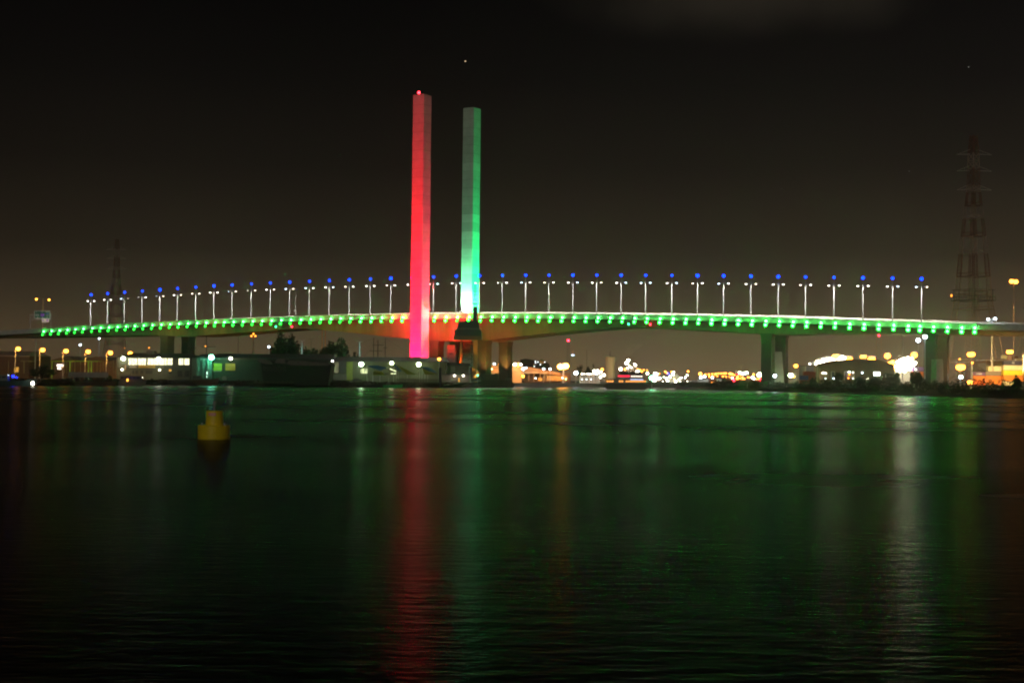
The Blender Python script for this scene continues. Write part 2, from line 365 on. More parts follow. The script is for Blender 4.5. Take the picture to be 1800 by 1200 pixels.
# twin-headed lamp posts along the middle of the bridge
LY = [(160, 529.5), (281, 521), (376, 514.5), (475, 509.5), (579, 505.5), (687, 502), (802, 498.3), (924, 497), (1049, 497.2), (1181, 498), (1272, 499), (1368, 500.5), (1466, 502.5), (1569, 504), (1620, 505)]
NUM = ['first', 'second', 'third', 'fourth', 'fifth', 'sixth', 'seventh', 'eighth', 'ninth', 'tenth', 'eleventh', 'twelfth', 'thirteenth', 'fourteenth', 'fifteenth', 'sixteenth', 'seventeenth', 'eighteenth', 'nineteenth', 'twentieth']
def mesh_of(o): return o.data
proto = {}
LH = 0
for i, px in enumerate(POLE):
    ly = interp(LY, px); top = online(px, ly, 0); s_ = (top - A0).dot(du); z0 = zt(s_) - 1.1; H = 16.2
    z0 = top.z - H
    rel = i - 17
    if i == 17: lab = 'white twin headed lamp post behind the red tower with only its left lamp showing'
    elif i < 17:
        k_ = 17 - i
        if i == 0: lab = 'leftmost of the white twin headed lamp posts with a blue light along the bridge'
        else: lab = 'white lamp post with blue top light, %s to the left of the red tower' % NUM[k_ - 1]
    elif i == 18: lab = 'white lamp post with blue top light standing just right of the red tower'
    elif i == 19: lab = 'white lamp post with blue top light close against the left of the green tower'
    elif i == 20: lab = 'white lamp post with blue top light at the right edge of the green tower'
    elif i == 37: lab = 'rightmost of the white twin headed lamp posts with a blue light along the bridge'
    else: lab = 'white lamp post with blue top light, %s to the right of the green tower' % NUM[i - 21]
    loc = (top.x, top.y, z0)
    L_ = thing('street_lamp', lab, 'street lamp', loc, 'blue topped lamp posts along the bridge')
    if not proto:
        O = Vector(loc)
        a = MB(); a.tube(O - Vector((0, 0, 1.0)), O + Vector((0, 0, H + .3)), .30, .17, 8); a.tube(O - Vector((0, 0, 1)), O + Vector((0, 0, .8)), .4, .4, 8)
        a = a.build('pole', mat('pale_pole', (.32, .32, .31), .45, 0, .05), L_)
        b = MB(); b.tube(O + Vector((-2.0, .8, H + .35)), O + Vector((2.0, -.8, H + .35)), .09, n=6); b.tube(O + Vector((0, 0, H)), O + Vector((0, 0, H + 3.1)), .07, .05, 6)
        b = b.build('arm', steel, L_)
        proto['m'] = [a.data, b.data]
        hd = []
        for sg in (-1, 1):
            e = O + Vector((2.1 * sg, -.8 * sg, H + .15)); mb = MB()
            mb.quad8([e + Vector((-.55, -.3, .1)), e + Vector((.55, -.3, .1)), e + Vector((.55, .3, .1)), e + Vector((-.55, .3, .1))], [e + Vector((-.35, -.15, .35)), e + Vector((.35, -.15, .35)), e + Vector((.35, .15, .35)), e + Vector((-.35, .15, .35))])
            h = mb.build('lamp_head', steel, L_); l2 = MB().ball(e, .33, .6, 1.4).build('lamp_lens', E_st, h); hd.append((h.data, l2.data))
        mb = MB(); e = O + Vector((0, 0, H + 3.1)); mb.tube(e, e + Vector((0, 0, .25)), .25, .3, 8); h = mb.build('beacon', steel, L_)
        l2 = MB().ball(e + Vector((0, 0, .6)), .66).build('lamp_lens', E_bl, h, smooth=True); proto['h'] = hd + [(h.data, l2.data)]
        cool = l2.data
    else:
        for nm, me in zip(('pole', 'arm'), proto['m']):
            o = bpy.data.objects.new(nm, me); COL.objects.link(o); o.parent = L_
        for kk, (hm, lm) in enumerate(proto['h']):
            h = bpy.data.objects.new('lamp_head' if kk < 2 else 'beacon', hm); COL.objects.link(h); h.parent = L_
            l2 = bpy.data.objects.new('lamp_lens', lm); COL.objects.link(l2); l2.parent = h
            # lamps in the photo differ in strength with the way they are tilted
            if kk == 2:
                sca = {4: 1.2, 9: .8, 10: .85, 16: 1.15, 29: 1.2, 33: .9}.get(i, random.uniform(.82, 1.08)); l2.scale = (sca, sca, sca); l2.location = Vector((0, 0, H + 3.7)) * (1 - sca)
            else:
                l2.material_slots[0].link = 'OBJECT'; l2.material_slots[0].material = random.choice([E_st, E_st, E_stc, E_stw])
            if kk < 2:
                sca = {(1, 0): 1, (2, 1): .35, (3, 0): .3, (4, 0): .35, (8, 0): .4, (9, 0): .4, (10, 1): .9, (21, 0): .6}.get((i, kk), random.uniform(.75, 1.05)); l2.scale = (1, 1, 1)
                if sca < .7:
                    l2.scale = (sca, sca, sca); e = Vector((2.1 * (1, -1)[kk == 0], -.8 * (1, -1)[kk == 0], H + .15)); l2.location = e * (1 - sca)
    sp_ = spot('street_lamp_light', Vector(loc) + Vector((0, 0, H - .3)), Vector(loc) + Vector((0, 0, -5)), 20000, (1, .95, .86), 165, .5, .6); sp_.location = Vector(loc) + Vector((-1.3, -2.6, H)); 
    sp_.rotation_euler = (math.radians(8), 0, 0)

# ------------------------------------------------------------------ the two towers
def tower(pxc, pyt, Y, s, ang, name, label, base_z=0, pv=.17):
    c = U(pxc, pyt, Y); H = c.z; cx = U(pxc, pyt, Y).x
    t_ = thing(name, label, 'tower', (cx, Y, base_z))
    ca, sa = math.cos(math.radians(ang)), math.sin(math.radians(ang))
    def R_(x, y, z): return Vector((cx + x * ca - y * sa, Y + x * sa + y * ca, z))
    m_ = bpy.data.materials.new(name + '_concrete'); m_.use_nodes = True; tt = m_.node_tree; pp = tt.nodes['Principled BSDF']; pp.inputs['Roughness'].default_value = .8
    g_ = N('ShaderNodeNewGeometry', tt); sp2 = N('ShaderNodeSeparateXYZ', tt); tt.links.new(g_.outputs['Position'], sp2.inputs[0])
    dv = N('ShaderNodeMath', tt, operation='DIVIDE'); dv.inputs[1].default_value = 4.4; tt.links.new(sp2.outputs['Z'], dv.inputs[0])
    fl = N('ShaderNodeMath', tt, operation='FLOOR'); tt.links.new(dv.outputs[0], fl.inputs[0])
    wn = N('ShaderNodeTexWhiteNoise', tt, noise_dimensions='1D'); tt.links.new(fl.outputs[0], wn.inputs['W'])
    ns = N('ShaderNodeTexNoise', tt); ns.inputs['Scale'].default_value = .35; ns.inputs['Detail'].default_value = 7; tt.links.new(g_.outputs['Position'], ns.inputs['Vector'])
    fr = N('ShaderNodeMath', tt, operation='FRACT'); tt.links.new(dv.outputs[0], fr.inputs[0])
    jn = N('ShaderNodeMath', tt, operation='LESS_THAN'); jn.inputs[1].default_value = .05; tt.links.new(fr.outputs[0], jn.inputs[0])
    a1 = N('ShaderNodeMath', tt, operation='MULTIPLY_ADD'); a1.inputs[1].default_value = pv; a1.inputs[2].default_value = .345 - pv / 2; tt.links.new(wn.outputs['Value'], a1.inputs[0])
    a2 = N('ShaderNodeMath', tt, operation='MULTIPLY_ADD'); a2.inputs[1].default_value = .22; tt.links.new(ns.outputs['Fac'], a2.inputs[0]); tt.links.new(a1.outputs[0], a2.inputs[2])
    a3 = N('ShaderNodeMath', tt, operation='MULTIPLY_ADD'); a3.inputs[1].default_value = -.14; tt.links.new(jn.outputs[0], a3.inputs[0]); tt.links.new(a2.outputs[0], a3.inputs[2])
    cb = N('ShaderNodeCombineColor', tt)
    for q in range(3): tt.links.new(a3.outputs[0], cb.inputs[q])
    tt.links.new(cb.outputs[0], pp.inputs['Base Color'])
    h = s / 2; hb = h * 1.02
    mb = MB(); mb.quad8([R_(-hb, -hb, base_z - 2), R_(hb, -hb, base_z - 2), R_(hb, hb, base_z - 2), R_(-hb, hb, base_z - 2)], [R_(-h, -h, H), R_(h, -h, H), R_(h, h, H), R_(-h, h, H)])
    mb.build('shaft', m_, t_)
    # recessed cap and lightning rod
    MB().quad8([R_(-h * .8, -h * .8, H), R_(h * .8, -h * .8, H), R_(h * .8, h * .8, H), R_(-h * .8, h * .8, H)], [R_(-h * .8, -h * .8, H + .4), R_(h * .8, -h * .8, H + .4), R_(h * .8, h * .8, H + .4), R_(-h * .8, h * .8, H + .4)]).build('roof_cap', conc_dark, t_)
    return t_, R_, H, h
YR, YG = 690.0, 727.0
tr, RR, HR, hr = tower(742.5, 168.5, YR, 6.4, -31, 'tower', 'tall square concrete tower floodlit red with a red light on top', pv=.05)
tg, RG, HG, hg = tower(829.8, 191.5, YG, 6.5, -31, 'tower', 'tall square concrete tower floodlit green beside the far edge of the deck')
pl = U(736.5, 163.5, YR)
b_ = MB().tube((pl.x, YR - .5, HR), (pl.x, YR - .5, pl.z - .4), .18, .12, 6).build('aviation_lamp', steel, tr)
MB().ball((pl.x, YR - .5, pl.z), .7).build('lamp_globe', emit('aviation_red', (1, .02, .03), 18), b_, smooth=True)
# small inspection bracket on the right face
e = U(754.5, 543.5, YR - 2); mb = MB(); mb.box(e.x - .9, e.x + .7, YR - 3.5, YR - .5, e.z - .25, e.z); mb.tube((e.x + .6, YR - 3, e.z), (e.x + .6, YR - 3, e.z + 1.3), .06, n=5); mb.build('inspection_bracket', steel, tr)
cR = Vector((U(742.5, 400, YR).x, YR, 0)); cG = Vector((U(829.8, 400, YG).x, YG, 0))
nL = Vector((-math.sin(math.radians(31)), -math.cos(math.radians(31)), 0)); nR = Vector((math.cos(math.radians(31)), -math.sin(math.radians(31)), 0))
def up(c, d, dist, z0, z1, P, col, size, blend=.7, nm='tower_floodlight'):
    l = c + d * dist; l.z = z0; t2 = c.copy(); t2.z = z1; return spot(nm, l, t2, P, col, size, blend, .5)
RED = (1, .0006, .014)
dG = (cG - cR).normalized()
def upf(c, off, z0, z1, P, col, size, blend=.7):
    l = c + off; l.z = z0; t2 = c.copy(); t2.z = z1; return spot('tower_floodlight', l, t2, P, col, size, blend, .5)
upf(cR, -dG * 26, 6, 54, 2.7e6, RED, 56); upf(cR, -dG * 13, 5, 24, 3.5e5, (1, .002, .05), 80)
upf(cR, nR * 26, 6, 54, 1.1e6, (1, .02, .075), 46); upf(cR, nR * 13, 5, 18, 1.3e5, (1, .006, .07), 80)
upf(cR, nR * 9, 33, 38, 4.5e3, (1, .75, .40), 70, .6)
GRN = (0.004, .9, .20)
upf(cG, nR * 24, 24, 72, 8e5, GRN, 84)
upf(cG, nL * 6.5, 37.5, 50, 8e4, (.36, 1, .58), 90, .9); upf(cG, nL * 10, 38, 84, 1.7e5, (.10, 1, .32), 60)
# red spill on the haunched girder by the tower
for px_, P_, c_ in ((800, 2.4e5, (1, .02, .004)), (765, 2.0e5, (1, .02, .004)), (700, 1.7e5, (1, .03, .005)), (650, 7e4, (1, .10, .008)), (600, 3.2e4, (1, .24, .015)), (555, 2e4, (1, .34, .02)), (875, 9e4, (1, .07, .008)), (930, 4e4, (1, .2, .015)), (985, 1.6e4, (1, .4, .03)), (460, 3e4, (1, .45, .05)), (380, 3e4, (1, .45, .05)), (300, 3e4, (1, .45, .05))):
    q_ = online(px_, interp(YB, px_) - 7, 11); spot('girder_floodlight', q_ + Vector((0, -44, -20)), q_, P_, c_, 31, 1.0)
# ------------------------------------------------------------------ generic builders
def lamp_post(px, py, Y, label, em, r=.6, arm=0, twin=0, z0=None, poleM=None, name='street_lamp', cat='street lamp', group=None, pr=.14, heads=None):
    """post with one lens per head; px,py is where the lamp shows"""
    c = U(px, py, Y); zb_ = GZ if z0 is None else z0; r *= 1.0
    bx = c.x + arm
    t_ = thing(name, label, cat, (bx, Y, zb_), group)
    m_ = poleM or steel; mb = MB(); mb.tube((bx, Y, zb_ - .1), (bx, Y, c.z + .2), pr * 1.3, pr, 7); mb.tube((bx, Y, zb_), (bx, Y, zb_ + .5), pr * 2, pr * 2, 7); mb.build('pole', m_, t_)
    hs = heads or [(0, 0)]
    if arm or twin or len(hs) > 1:
        mb = MB()
        for hx, hz in hs: mb.tube((bx, Y, c.z + .25), (c.x + hx, Y, c.z + hz + r + .1), .07, n=5)
        mb.build('arm', m_, t_)
    for hx, hz in hs:
        e_ = Vector((c.x + hx, Y, c.z + hz))
        h = MB().quad8([e_ + Vector((-r, -.8 * r, r * .75)), e_ + Vector((r, -.8 * r, r * .75)), e_ + Vector((r, .8 * r, r * .75)), e_ + Vector((-r, .8 * r, r * .75))],
                       [e_ + Vector((-r * .6, -.4 * r, r * 1.1)), e_ + Vector((r * .6, -.4 * r, r * 1.1)), e_ + Vector((r * .6, .4 * r, r * 1.1)), e_ + Vector((-r * .6, .4 * r, r * 1.1))]).build('lamp_head', m_, t_)
        if em: MB().ball(e_, r, .8).build('lamp_lens', em, h, smooth=True)
    return t_
def lamp_part(px, py, Y, em, r, parent, name='lamp', sx_=1.0):
    c = U(px, py, Y); h = MB().box(c.x - r * .7, c.x + r * .7, Y, Y + r * 1.2, c.z + r * .7, c.z + r * 1.0)
    h.tube((c.x, Y + r, c.z + r * .9), (c.x, Y + 2 * r, c.z - r), .06, n=4)
    h = h.build(name, steel, parent); MB().ball(c, r, .85, sx_).build('lamp_lens', em, h, smooth=True); return h
def tree(px0, px1, pytop, Y, label, n=5, leafc=1300, size=.75, zb_=None, m_=None, group=None, name='tree', pybase=None):
    cx = (px0 + px1) / 2; z0 = GZ if zb_ is None else zb_; p_ = U(cx, pytop, Y); R_ = (px1 - px0) / 2 * Y / F; H = p_.z - z0
    t_ = thing(name, label, 'tree', (p_.x, Y, z0), group)
    mb = MB(); mb.tube((p_.x, Y, z0 - .3), (p_.x + .2, Y, z0 + H * .45), .03 * H + .12, .02 * H + .05, 7)
    bl = []
    for i in range(n):
        a = 2 * math.pi * i / n + random.uniform(-.4, .4); rr_ = R_ * random.uniform(.35, .62)
        q = Vector((p_.x + math.cos(a) * rr_, Y + math.sin(a) * rr_ * .8, z0 + H * random.uniform(.42, .68))); bl.append((q, R_ * random.uniform(.38, .5), H * random.uniform(.2, .28)))
    bl.append((Vector((p_.x + R_ * random.uniform(-.2, .2), Y, z0 + H * .74)), R_ * .5, H * .26)); bl.append((Vector((p_.x, Y, z0 + H * .38)), R_ * .75, H * .24))
    for q, a, b in bl: mb.tube((p_.x + .1, Y, z0 + H * .28), q, .014 * H + .05, .04, 5)
    mb.build('trunk', bark, t_)
    mb = MB()
    for q, a, b in bl:
        for _ in range(7):
            v = Vector((random.gauss(0, .5), random.gauss(0, .5), random.gauss(0, .45))); qq = q + Vector((v.x * a, v.y * a, v.z * b))
            leaves(mb, qq, (a * .5, a * .5, b * .5), leafc // (len(bl) * 7), size)
    mb.build('crown', m_ or leafm, t_); return t_
def boat(px0, px1, py0, Y, label, hullm, cabm=None, h=1.6, cab=None, name='boat', cat='boat', group=None):
    """hull with raked bow and a cabin; px0..px1 at water level"""
    x0, x1 = U(px0, yh(px0), Y).x, U(px1, yh(px1), Y).x; L = x1 - x0; bw = min(3.4, L * .3)
    t_ = thing(name, label, cat, ((x0 + x1) / 2, Y + bw / 2, 0), group)
    st = [(0, .75, 0), (.15, 1, -.0), (.5, 1, 0), (.8, .8, .1), (.95, .35, .28), (1.0, .03, .38)]
    vs = []; fs = []
    for u_, wd, rise in st:
        X = x0 + L * u_; hw = bw / 2 * wd; zc = h + rise * h
        vs += [(X, Y + bw / 2 - hw, zc), (X - (.04 * L if u_ > .9 else 0), Y + bw / 2 - hw * .6, -.3), (X - (.04 * L if u_ > .9 else 0), Y + bw / 2 + hw * .6, -.3), (X, Y + bw / 2 + hw, zc)]
    for i in range(len(st) - 1):
        for j in range(4): fs.append((i * 4 + j, i * 4 + (j + 1) % 4, (i + 1) * 4 + (j + 1) % 4, (i + 1) * 4 + j))
    fs += [(0, 3, 2, 1), tuple(range(len(vs) - 4, len(vs)))]
    MB().add(vs, fs).build('hull', hullm, t_)
    if cab:
        a, b, ch = cab; X0, X1 = x0 + L * a, x0 + L * b
        mb = MB(); mb.quad8([(X0, Y + bw * .2, h - .1), (X1, Y + bw * .2, h - .1), (X1, Y + bw * .8, h - .1), (X0, Y + bw * .8, h - .1)], [(X0 + .2, Y + bw * .25, h + ch), (X1 - .5, Y + bw * .25, h + ch), (X1 - .5, Y + bw * .75, h + ch), (X0 + .2, Y + bw * .75, h + ch)])
        c_ = mb.build('cabin', cabm or white, t_)
        mb = MB(); k_ = max(2, int((X1 - X0) / 1.6))
        for i in range(k_):
            xa = X0 + .4 + (X1 - X0 - 1.0) * i / k_; mb.box(xa, xa + (X1 - X0 - 1) / k_ * .7, Y + bw * .2 - .04, Y + bw * .25 + .05, h + ch * .5, h + ch * .8)
        mb.build('window', mat('dark_glass', (.02, .025, .03), .1, 0, .1), c_)
        mb = MB(); mb.tube(((X0 + X1) / 2, Y + bw / 2, h + ch), ((X0 + X1) / 2, Y + bw / 2, h + ch + 2.2), .06, .04, 5); mb.build('mast', steel, t_)
    return t_
def car(px, Y, label, col, ang=0, L=4.3):
    X = U(px, yh(px), Y).x; t_ = thing('parked_car', label, 'car', (X, Y, GZ)); z = GZ
    w_ = .85; prof = [(-L / 2, .35), (-L / 2, .85), (-L / 2 + .6, .95), (-L * .28, 1.42), (L * .12, 1.45), (L * .27, .98), (L / 2 - .1, .85), (L / 2, .4)]
    vs = [(X + a, Y - w_, z + b) for a, b in prof] + [(X + a, Y + w_, z + b) for a, b in prof]; n_ = len(prof)
    MB().add(vs, [tuple(range(n_)), tuple(range(2 * n_ - 1, n_ - 1, -1))] + [(i, n_ + i, n_ + (i + 1) % n_, (i + 1) % n_) for i in range(n_)]).build('body', col, t_)
    MB().add([(X - L * .26, Y - w_ - .02, z + .95), (X + L * .22, Y - w_ - .02, z + .95), (X + L * .11, Y - w_ - .02, z + 1.36), (X - L * .25, Y - w_ - .02, z + 1.34)], [(0, 1, 2, 3)]).build('window', mat('dark_glass', (.02, .025, .03), .1, 0, .1), t_)
    for sx2 in (-1, 1):
        for sy in (-1, 1):
            MB().tube((X + sx2 * L * .31, Y + sy * (w_ - .18), z + .33), (X + sx2 * L * .31, Y + sy * (w_ + .03), z + .33), .33, n=12).build('wheel', black, t_)
    return t_
def text_mesh(s, size, loc, m_, parent, name='lettering', align='CENTER'):
    cu = bpy.data.curves.new(name, 'FONT'); cu.body = s; cu.size = size; cu.align_x = align; cu.align_y = 'CENTER'; cu.extrude = .02; cu.materials.append(m_)
    o = bpy.data.objects.new(name, cu); COL.objects.link(o); o.rotation_euler = (math.pi / 2, 0, 0)
    bpy.context.view_layer.update(); me = bpy.data.meshes.new_from_object(o.evaluated_get(bpy.context.evaluated_depsgraph_get())); bpy.data.objects.remove(o)
    o = bpy.data.objects.new(name, me); COL.objects.link(o); o.rotation_euler = (math.pi / 2, 0, 0)
    o.parent = parent; o.location = Vector(loc) - ORG[parent.name]; ORG[o.name] = ORG[parent.name]; return o

# ------------------------------------------------------------------ the buoy
Yb = 4 * F / (771.5 - yh(376)); sb_ = Yb / F
bc = U(376, 771.5, Yb); bx_, by_ = bc.x, Yb
bu = thing('buoy', 'squat yellow mooring buoy floating alone on the dark water', 'buoy', (bx_, by_, 0))
ym = mat('yellow_buoy_paint', (.95, .72, .015), .45, 0, .08, 3)
R1 = 28 * sb_; hb_ = 25 * sb_
MB().lathe((bx_, by_, 0), [(R1 * .93, -.5), (R1 * .97, 0), (R1, .06), (R1, hb_ * .34), (R1 * .985, hb_ * .36), (R1 * .985, hb_ * .39), (R1, hb_ * .41), (R1, hb_ * .93), (R1 * .97, hb_), (R1 * .55, hb_ * 1.0)], 40).build('float', ym, bu)
R2 = 15.5 * sb_; h2 = 25 * sb_
MB().lathe((bx_ + .5 * sb_, by_, hb_), [(R2 * 1.0, 0), (R2 * 1.0, h2 * .1), (R2 * .93, h2 * .95), (R2 * .88, h2), (R2 * .4, h2)], 32).build('turret', ym, bu)
mb = MB(); mb.tube((bx_, by_, hb_ + h2), (bx_, by_, hb_ + h2 + .42), .09, .07, 8); mb.tube((bx_, by_, hb_ + h2 + .42), (bx_, by_, hb_ + h2 + .62), .13, .1, 10); mb.build('lantern', mat('grey_lantern', (.28, .30, .28), .5), bu)
mb = MB()
for i in range(10):
    a = -math.pi / 2 - .54 + i * .09; rr_ = R2 * .965 + .012
    z_ = hb_ + h2 * .66
    a2 = a + .09
    mb.add([(bx_ + .5 * sb_ + rr_ * math.cos(a), by_ + rr_ * math.sin(a), z_), (bx_ + .5 * sb_ + rr_ * math.cos(a2), by_ + rr_ * math.sin(a2), z_), (bx_ + .5 * sb_ + rr_ * .99 * math.cos(a2), by_ + rr_ * .99 * math.sin(a2), z_ + .19), (bx_ + .5 * sb_ + rr_ * .99 * math.cos(a), by_ + rr_ * .99 * math.sin(a), z_ + .19)], [(0, 1, 2, 3)])
mb.build('reflector', mat('pink_reflector', (.9, .45, .36), .4, 0, .1), bu)
mb = MB()
for sg in (-1, 1): mb.tube((bx_ + sg * R1 * .7, by_ - .3, hb_), (bx_ + sg * R1 * .7, by_ - .3, hb_ + .14), .05, n=8)
mb.build('lifting_eye', steel, bu)


# ================================================================== LEFT BANK
# --- sign gantry and amber lamp on the approach viaduct
Yv = online(70, 580, 0).y
zv = lambda px: zt((online(px, 575, 0) - A0).dot(du)) - 1.1
a = U(53, 546, Yv); bq = U(89, 546, Yv)
gt = thing('sign_gantry', 'grey gantry across the approach road carrying a wide green direction board', 'gantry', (a.x, Yv, zv(70)))
mb = MB(); zl = zv(53)
for px_, lean in ((53, .6), (90, -.6)):
    c = U(px_, 552, Yv); mb.tube((c.x + lean * .3, Yv, zl), (c.x, Yv, U(px_, 552, Yv).z), .14, n=6)
mb.build('post', steel, gt)
mb = MB()
for py_ in (553, 561.5): p0, p1 = U(52, py_, Yv), U(90, py_, Yv); mb.tube(p0, p1, .16, n=6)
for i in range(9):
    x_ = a.x + (bq.x - a.x) * i / 9; mb.tube((x_, Yv, U(60, 561.5, Yv).z), (x_ + (bq.x - a.x) / 9 * .9, Yv, U(60, 553, Yv).z), .06, n=4)
mb.build('beam', steel, gt)
sgn = MB().prect(60.5, 546.5, 88, 559.5, Yv - .5, .15).build('direction_board', mat('sign_green', (.02, .16, .07), .5, 0, .06), gt)
mb = MB()
for r_ in ((60.2, 546.2, 88.3, 546.9), (60.2, 559.1, 88.3, 559.8), (60.2, 546.2, 60.9, 559.8), (87.6, 546.2, 88.3, 559.8), (63, 548, 65, 548.7), (72, 548, 76, 548.6), (80, 547.8, 86, 548.5), (62, 552.2, 68.5, 552.9), (62, 554, 68.5, 554.7), (80, 554, 85, 554.6), (66, 556.3, 66.6, 559), (74.4, 556.3, 75, 559), (82.4, 556.3, 83, 559)): mb.prect(*r_, Yv - .56, .05)
mb.build('lettering', mat('sign_white', (.85, .85, .8), .5, 0, .05), sgn)
MB().prect(71, 551, 78, 555.8, Yv - .57, .05).build('symbol', mat('sign_purple', (.30, .10, .62), .5, 0, .05), sgn)
MB().prect(80, 550.5, 85.5, 552.5, Yv - .57, .05).build('symbol', mat('sign_blue', (.05, .10, .5), .5, 0, .05), sgn)
lb = MB().prect(73.5, 560, 86.5, 566, Yv - .8, .15).build('lower_board', mat('cream_board', (.7, .6, .48), .5, 0, .08), gt)
MB().prect(75, 562, 77, 564, Yv - .87, .05).prect(82, 561.5, 84, 564.5, Yv - .87, .05).build('symbol', mat('sign_purple', (.2, .05, .4), .5), lb)
spot('gantry_lamp', U(75, 570, Yv - 6), U(75, 553, Yv), 500, (1, .95, .9), 80)
c = U(76, 527, Yv)
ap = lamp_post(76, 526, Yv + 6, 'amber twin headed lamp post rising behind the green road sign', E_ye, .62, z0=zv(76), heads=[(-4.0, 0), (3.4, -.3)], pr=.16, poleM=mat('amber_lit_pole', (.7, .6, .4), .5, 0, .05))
spot('amber_lamp_light', U(76, 526, Yv + 3) , U(76, 575, Yv + 5), 3500, (1, .6, .12), 60)

# --- row of orange quay lamps
for px_, py_, lab in ((-6, 611, 'orange quay lamp cut by the left edge of the picture'), (32, 613, 'orange quay lamp furthest left above the pale warehouse roof'), (75, 615, 'orange quay lamp above the round green bush'), (116, 617, 'orange quay lamp over the left end of the lime canopy'),
                      (155, 618, 'orange quay lamp over the right end of the lime canopy'), (194, 620, 'orange quay lamp just left of the two storey restaurant'), (229, 621, 'orange quay lamp above the restaurant roof, rightmost of its row')):
    Yl = 600 if px_ < 200 else 640
    spot('quay_lamp_light', U(px_, py_, Yl - 1.5), U(px_, 660, Yl + 14), 5200, (1, .45, .08), 130)
    lamp_post(px_, py_, Yl, lab, E_ob, 1.05, arm=-1.2 if px_ != 194 else -1.6, group='orange quay lamps on the left bank', pr=.13)
pale = mat('sunbleached_pole', (.7, .62, .5), .5, 0, .05)
t_ = thing('flag_pole', 'tall bare pale pole standing left of the green bush', 'pole', base(61.5, 590)); b3_ = base(61.5, 590)
MB().tube(b3_, (b3_[0], 590, U(61.5, 598, 590).z), .28, .2, 8).build('pole', pale, t_)
MB().tube((b3_[0], 590, U(61.5, 598, 590).z), (b3_[0], 590, U(61.5, 597, 590).z), .22, .2, 8).build('cap', steel, t_)

# --- warehouses on the far left
brick = mat('brown_cladding', (.20, .11, .055), .85, scale=.5, stretch=(6, 1, .1))
roofp = mat('pale_roof_sheet', (.48, .38, .28), .6, scale=.4)
roofd = mat('dark_roof_sheet', (.05, .05, .045), .7, scale=.4)
lime = mat('lime_paint', (.35, .62, .03), .5, 0, .05)
def warehouse(x0, x1, yr, yw, yb, Y, dep, wm_, rm, label, saw=0, name='warehouse', cat='warehouse', hip=6):
    c = base((x0 + x1) / 2, Y + dep / 2); t_ = thing(name, label, cat, c)
    X0, X1, zlo, zw = rect(x0, yw, x1, yb, Y); zr = U((x0 + x1) / 2, yr, Y).z; zlo = min(zlo, GZ) - .1
    t_['front'] = 0; del t_['front']
    MB().box(X0, X1, Y, Y + dep, zlo, zw).build('wall', wm_, t_)
    mb = MB()
    if saw:
        wv = (X1 - X0) / saw
        for i in range(saw):
            a_ = X0 + wv * i; mb.add([(a_, Y - .4, zw), (a_ + wv, Y - .4, zw), (a_ + wv * .55, Y - .4, zr), (a_, Y + dep, zw), (a_ + wv, Y + dep, zw), (a_ + wv * .55, Y + dep, zr)], [(0, 1, 2), (5, 4, 3), (0, 3, 4, 1), (1, 4, 5, 2), (2, 5, 3, 0)])
    else:
        hx = (X1 - X0) * hip / 100
        mb.quad8([(X0 - .5, Y - .8, zw), (X1 + .5, Y - .8, zw), (X1 + .5, Y + dep + .8, zw), (X0 - .5, Y + dep + .8, zw)], [(X0 + hx, Y + dep * .35, zr), (X1 - hx, Y + dep * .35, zr), (X1 - hx, Y + dep * .65, zr), (X0 + hx, Y + dep * .65, zr)])
        mb.box(X0 - .5, X1 + .5, Y - .82, Y - .5, zw - .35, zw + .05)
    mb.build('roof', rm, t_)
    return t_
W1 = warehouse(-60, 51, 616, 625, 662, 640, 30, brick, roofp, 'low brown warehouse with a pale lit roof at the left edge', hip=8)
for r_ in ((25, 645, 33, 654),): MB().prect(*r_, 640 - .1, .12).build('window', lit_pane('warm_pane', (1, .5, .08), 1.3), W1)
MB().prect(36, 634, 57, 635.2, 636, 4.2).build('canopy_frame', mat('tan_frame', (.42, .36, .16), .6), W1); MB().prect(14, 634, 15, 660, 639.7, .4).build('downpipe', mat('tan_frame', (.42, .36, .16), .6), W1); MB().prect(41.4, 635.3, 43, 656, 636, .4).build('post', mat('tan_frame', (.42, .36, .16), .6), W1)
W2 = warehouse(88, 246, 626, 634, 662, 650, 40, brick, mat('brown_roof_sheet', (.16, .11, .07), .8), 'brown warehouse with a saw tooth roof behind the lime canopies', saw=3)
for r_, em_ in (((100, 640, 111.5, 644.5), 0), ((101, 646, 108, 649), 0)): MB().prect(*r_, 650 - .1, .12).build('window', lit_pane('white_pane', (1, .85, .7), 4) if 'white_pane' not in MATS else MATS['white_pane'], W2)
for x_ in (96, 113, 117, 126, 131, 141, 149, 163, 170, 176, 181, 199): MB().prect(x_, 634, x_ + .7, 656, 649.6, .3).build('downpipe', mat('tan_frame', (.42, .36, .16), .6), W2)
for x0, x1, cols, lab in ((90, 112, (91.2,), 'short lime green steel canopy left of the lit shop window'), (134, 173, (155.3, 160.5), 'long lime green steel canopy under the orange lamps'), (118, 131, (122.8,), 'narrow lime green steel canopy between the two longer ones')):
    Yc = 634; X0, X1, z0, z1 = rect(x0, 634, x1, 635.3, Yc); t_ = thing('canopy', lab, 'canopy', base((x0 + x1) / 2, Yc + 2), 'lime green canopies')
    mb = MB(); mb.box(X0, X1, Yc, Yc + .3, z0, z1); mb.box(X0, X1, Yc + 5, Yc + 5.3, z0, z1); mb.box(X0, X0 + .3, Yc + .3, Yc + 5, z0, z1); mb.box(X1 - .3, X1, Yc + .3, Yc + 5, z0, z1)
    for i in range(5): x_ = X0 + (X1 - X0) * (i + .5) / 5; mb.box(x_ - .05, x_ + .05, Yc + .3, Yc + 5, z0 + .1, z1 - .05)
    mb.build('roof_frame', lime, t_)
    for c_ in cols:
        xx = U(c_, 645, Yc).x
        MB().box(xx - .25, xx + .25, Yc + .02, Yc + .28, GZ, z0).build('column', lime, t_)
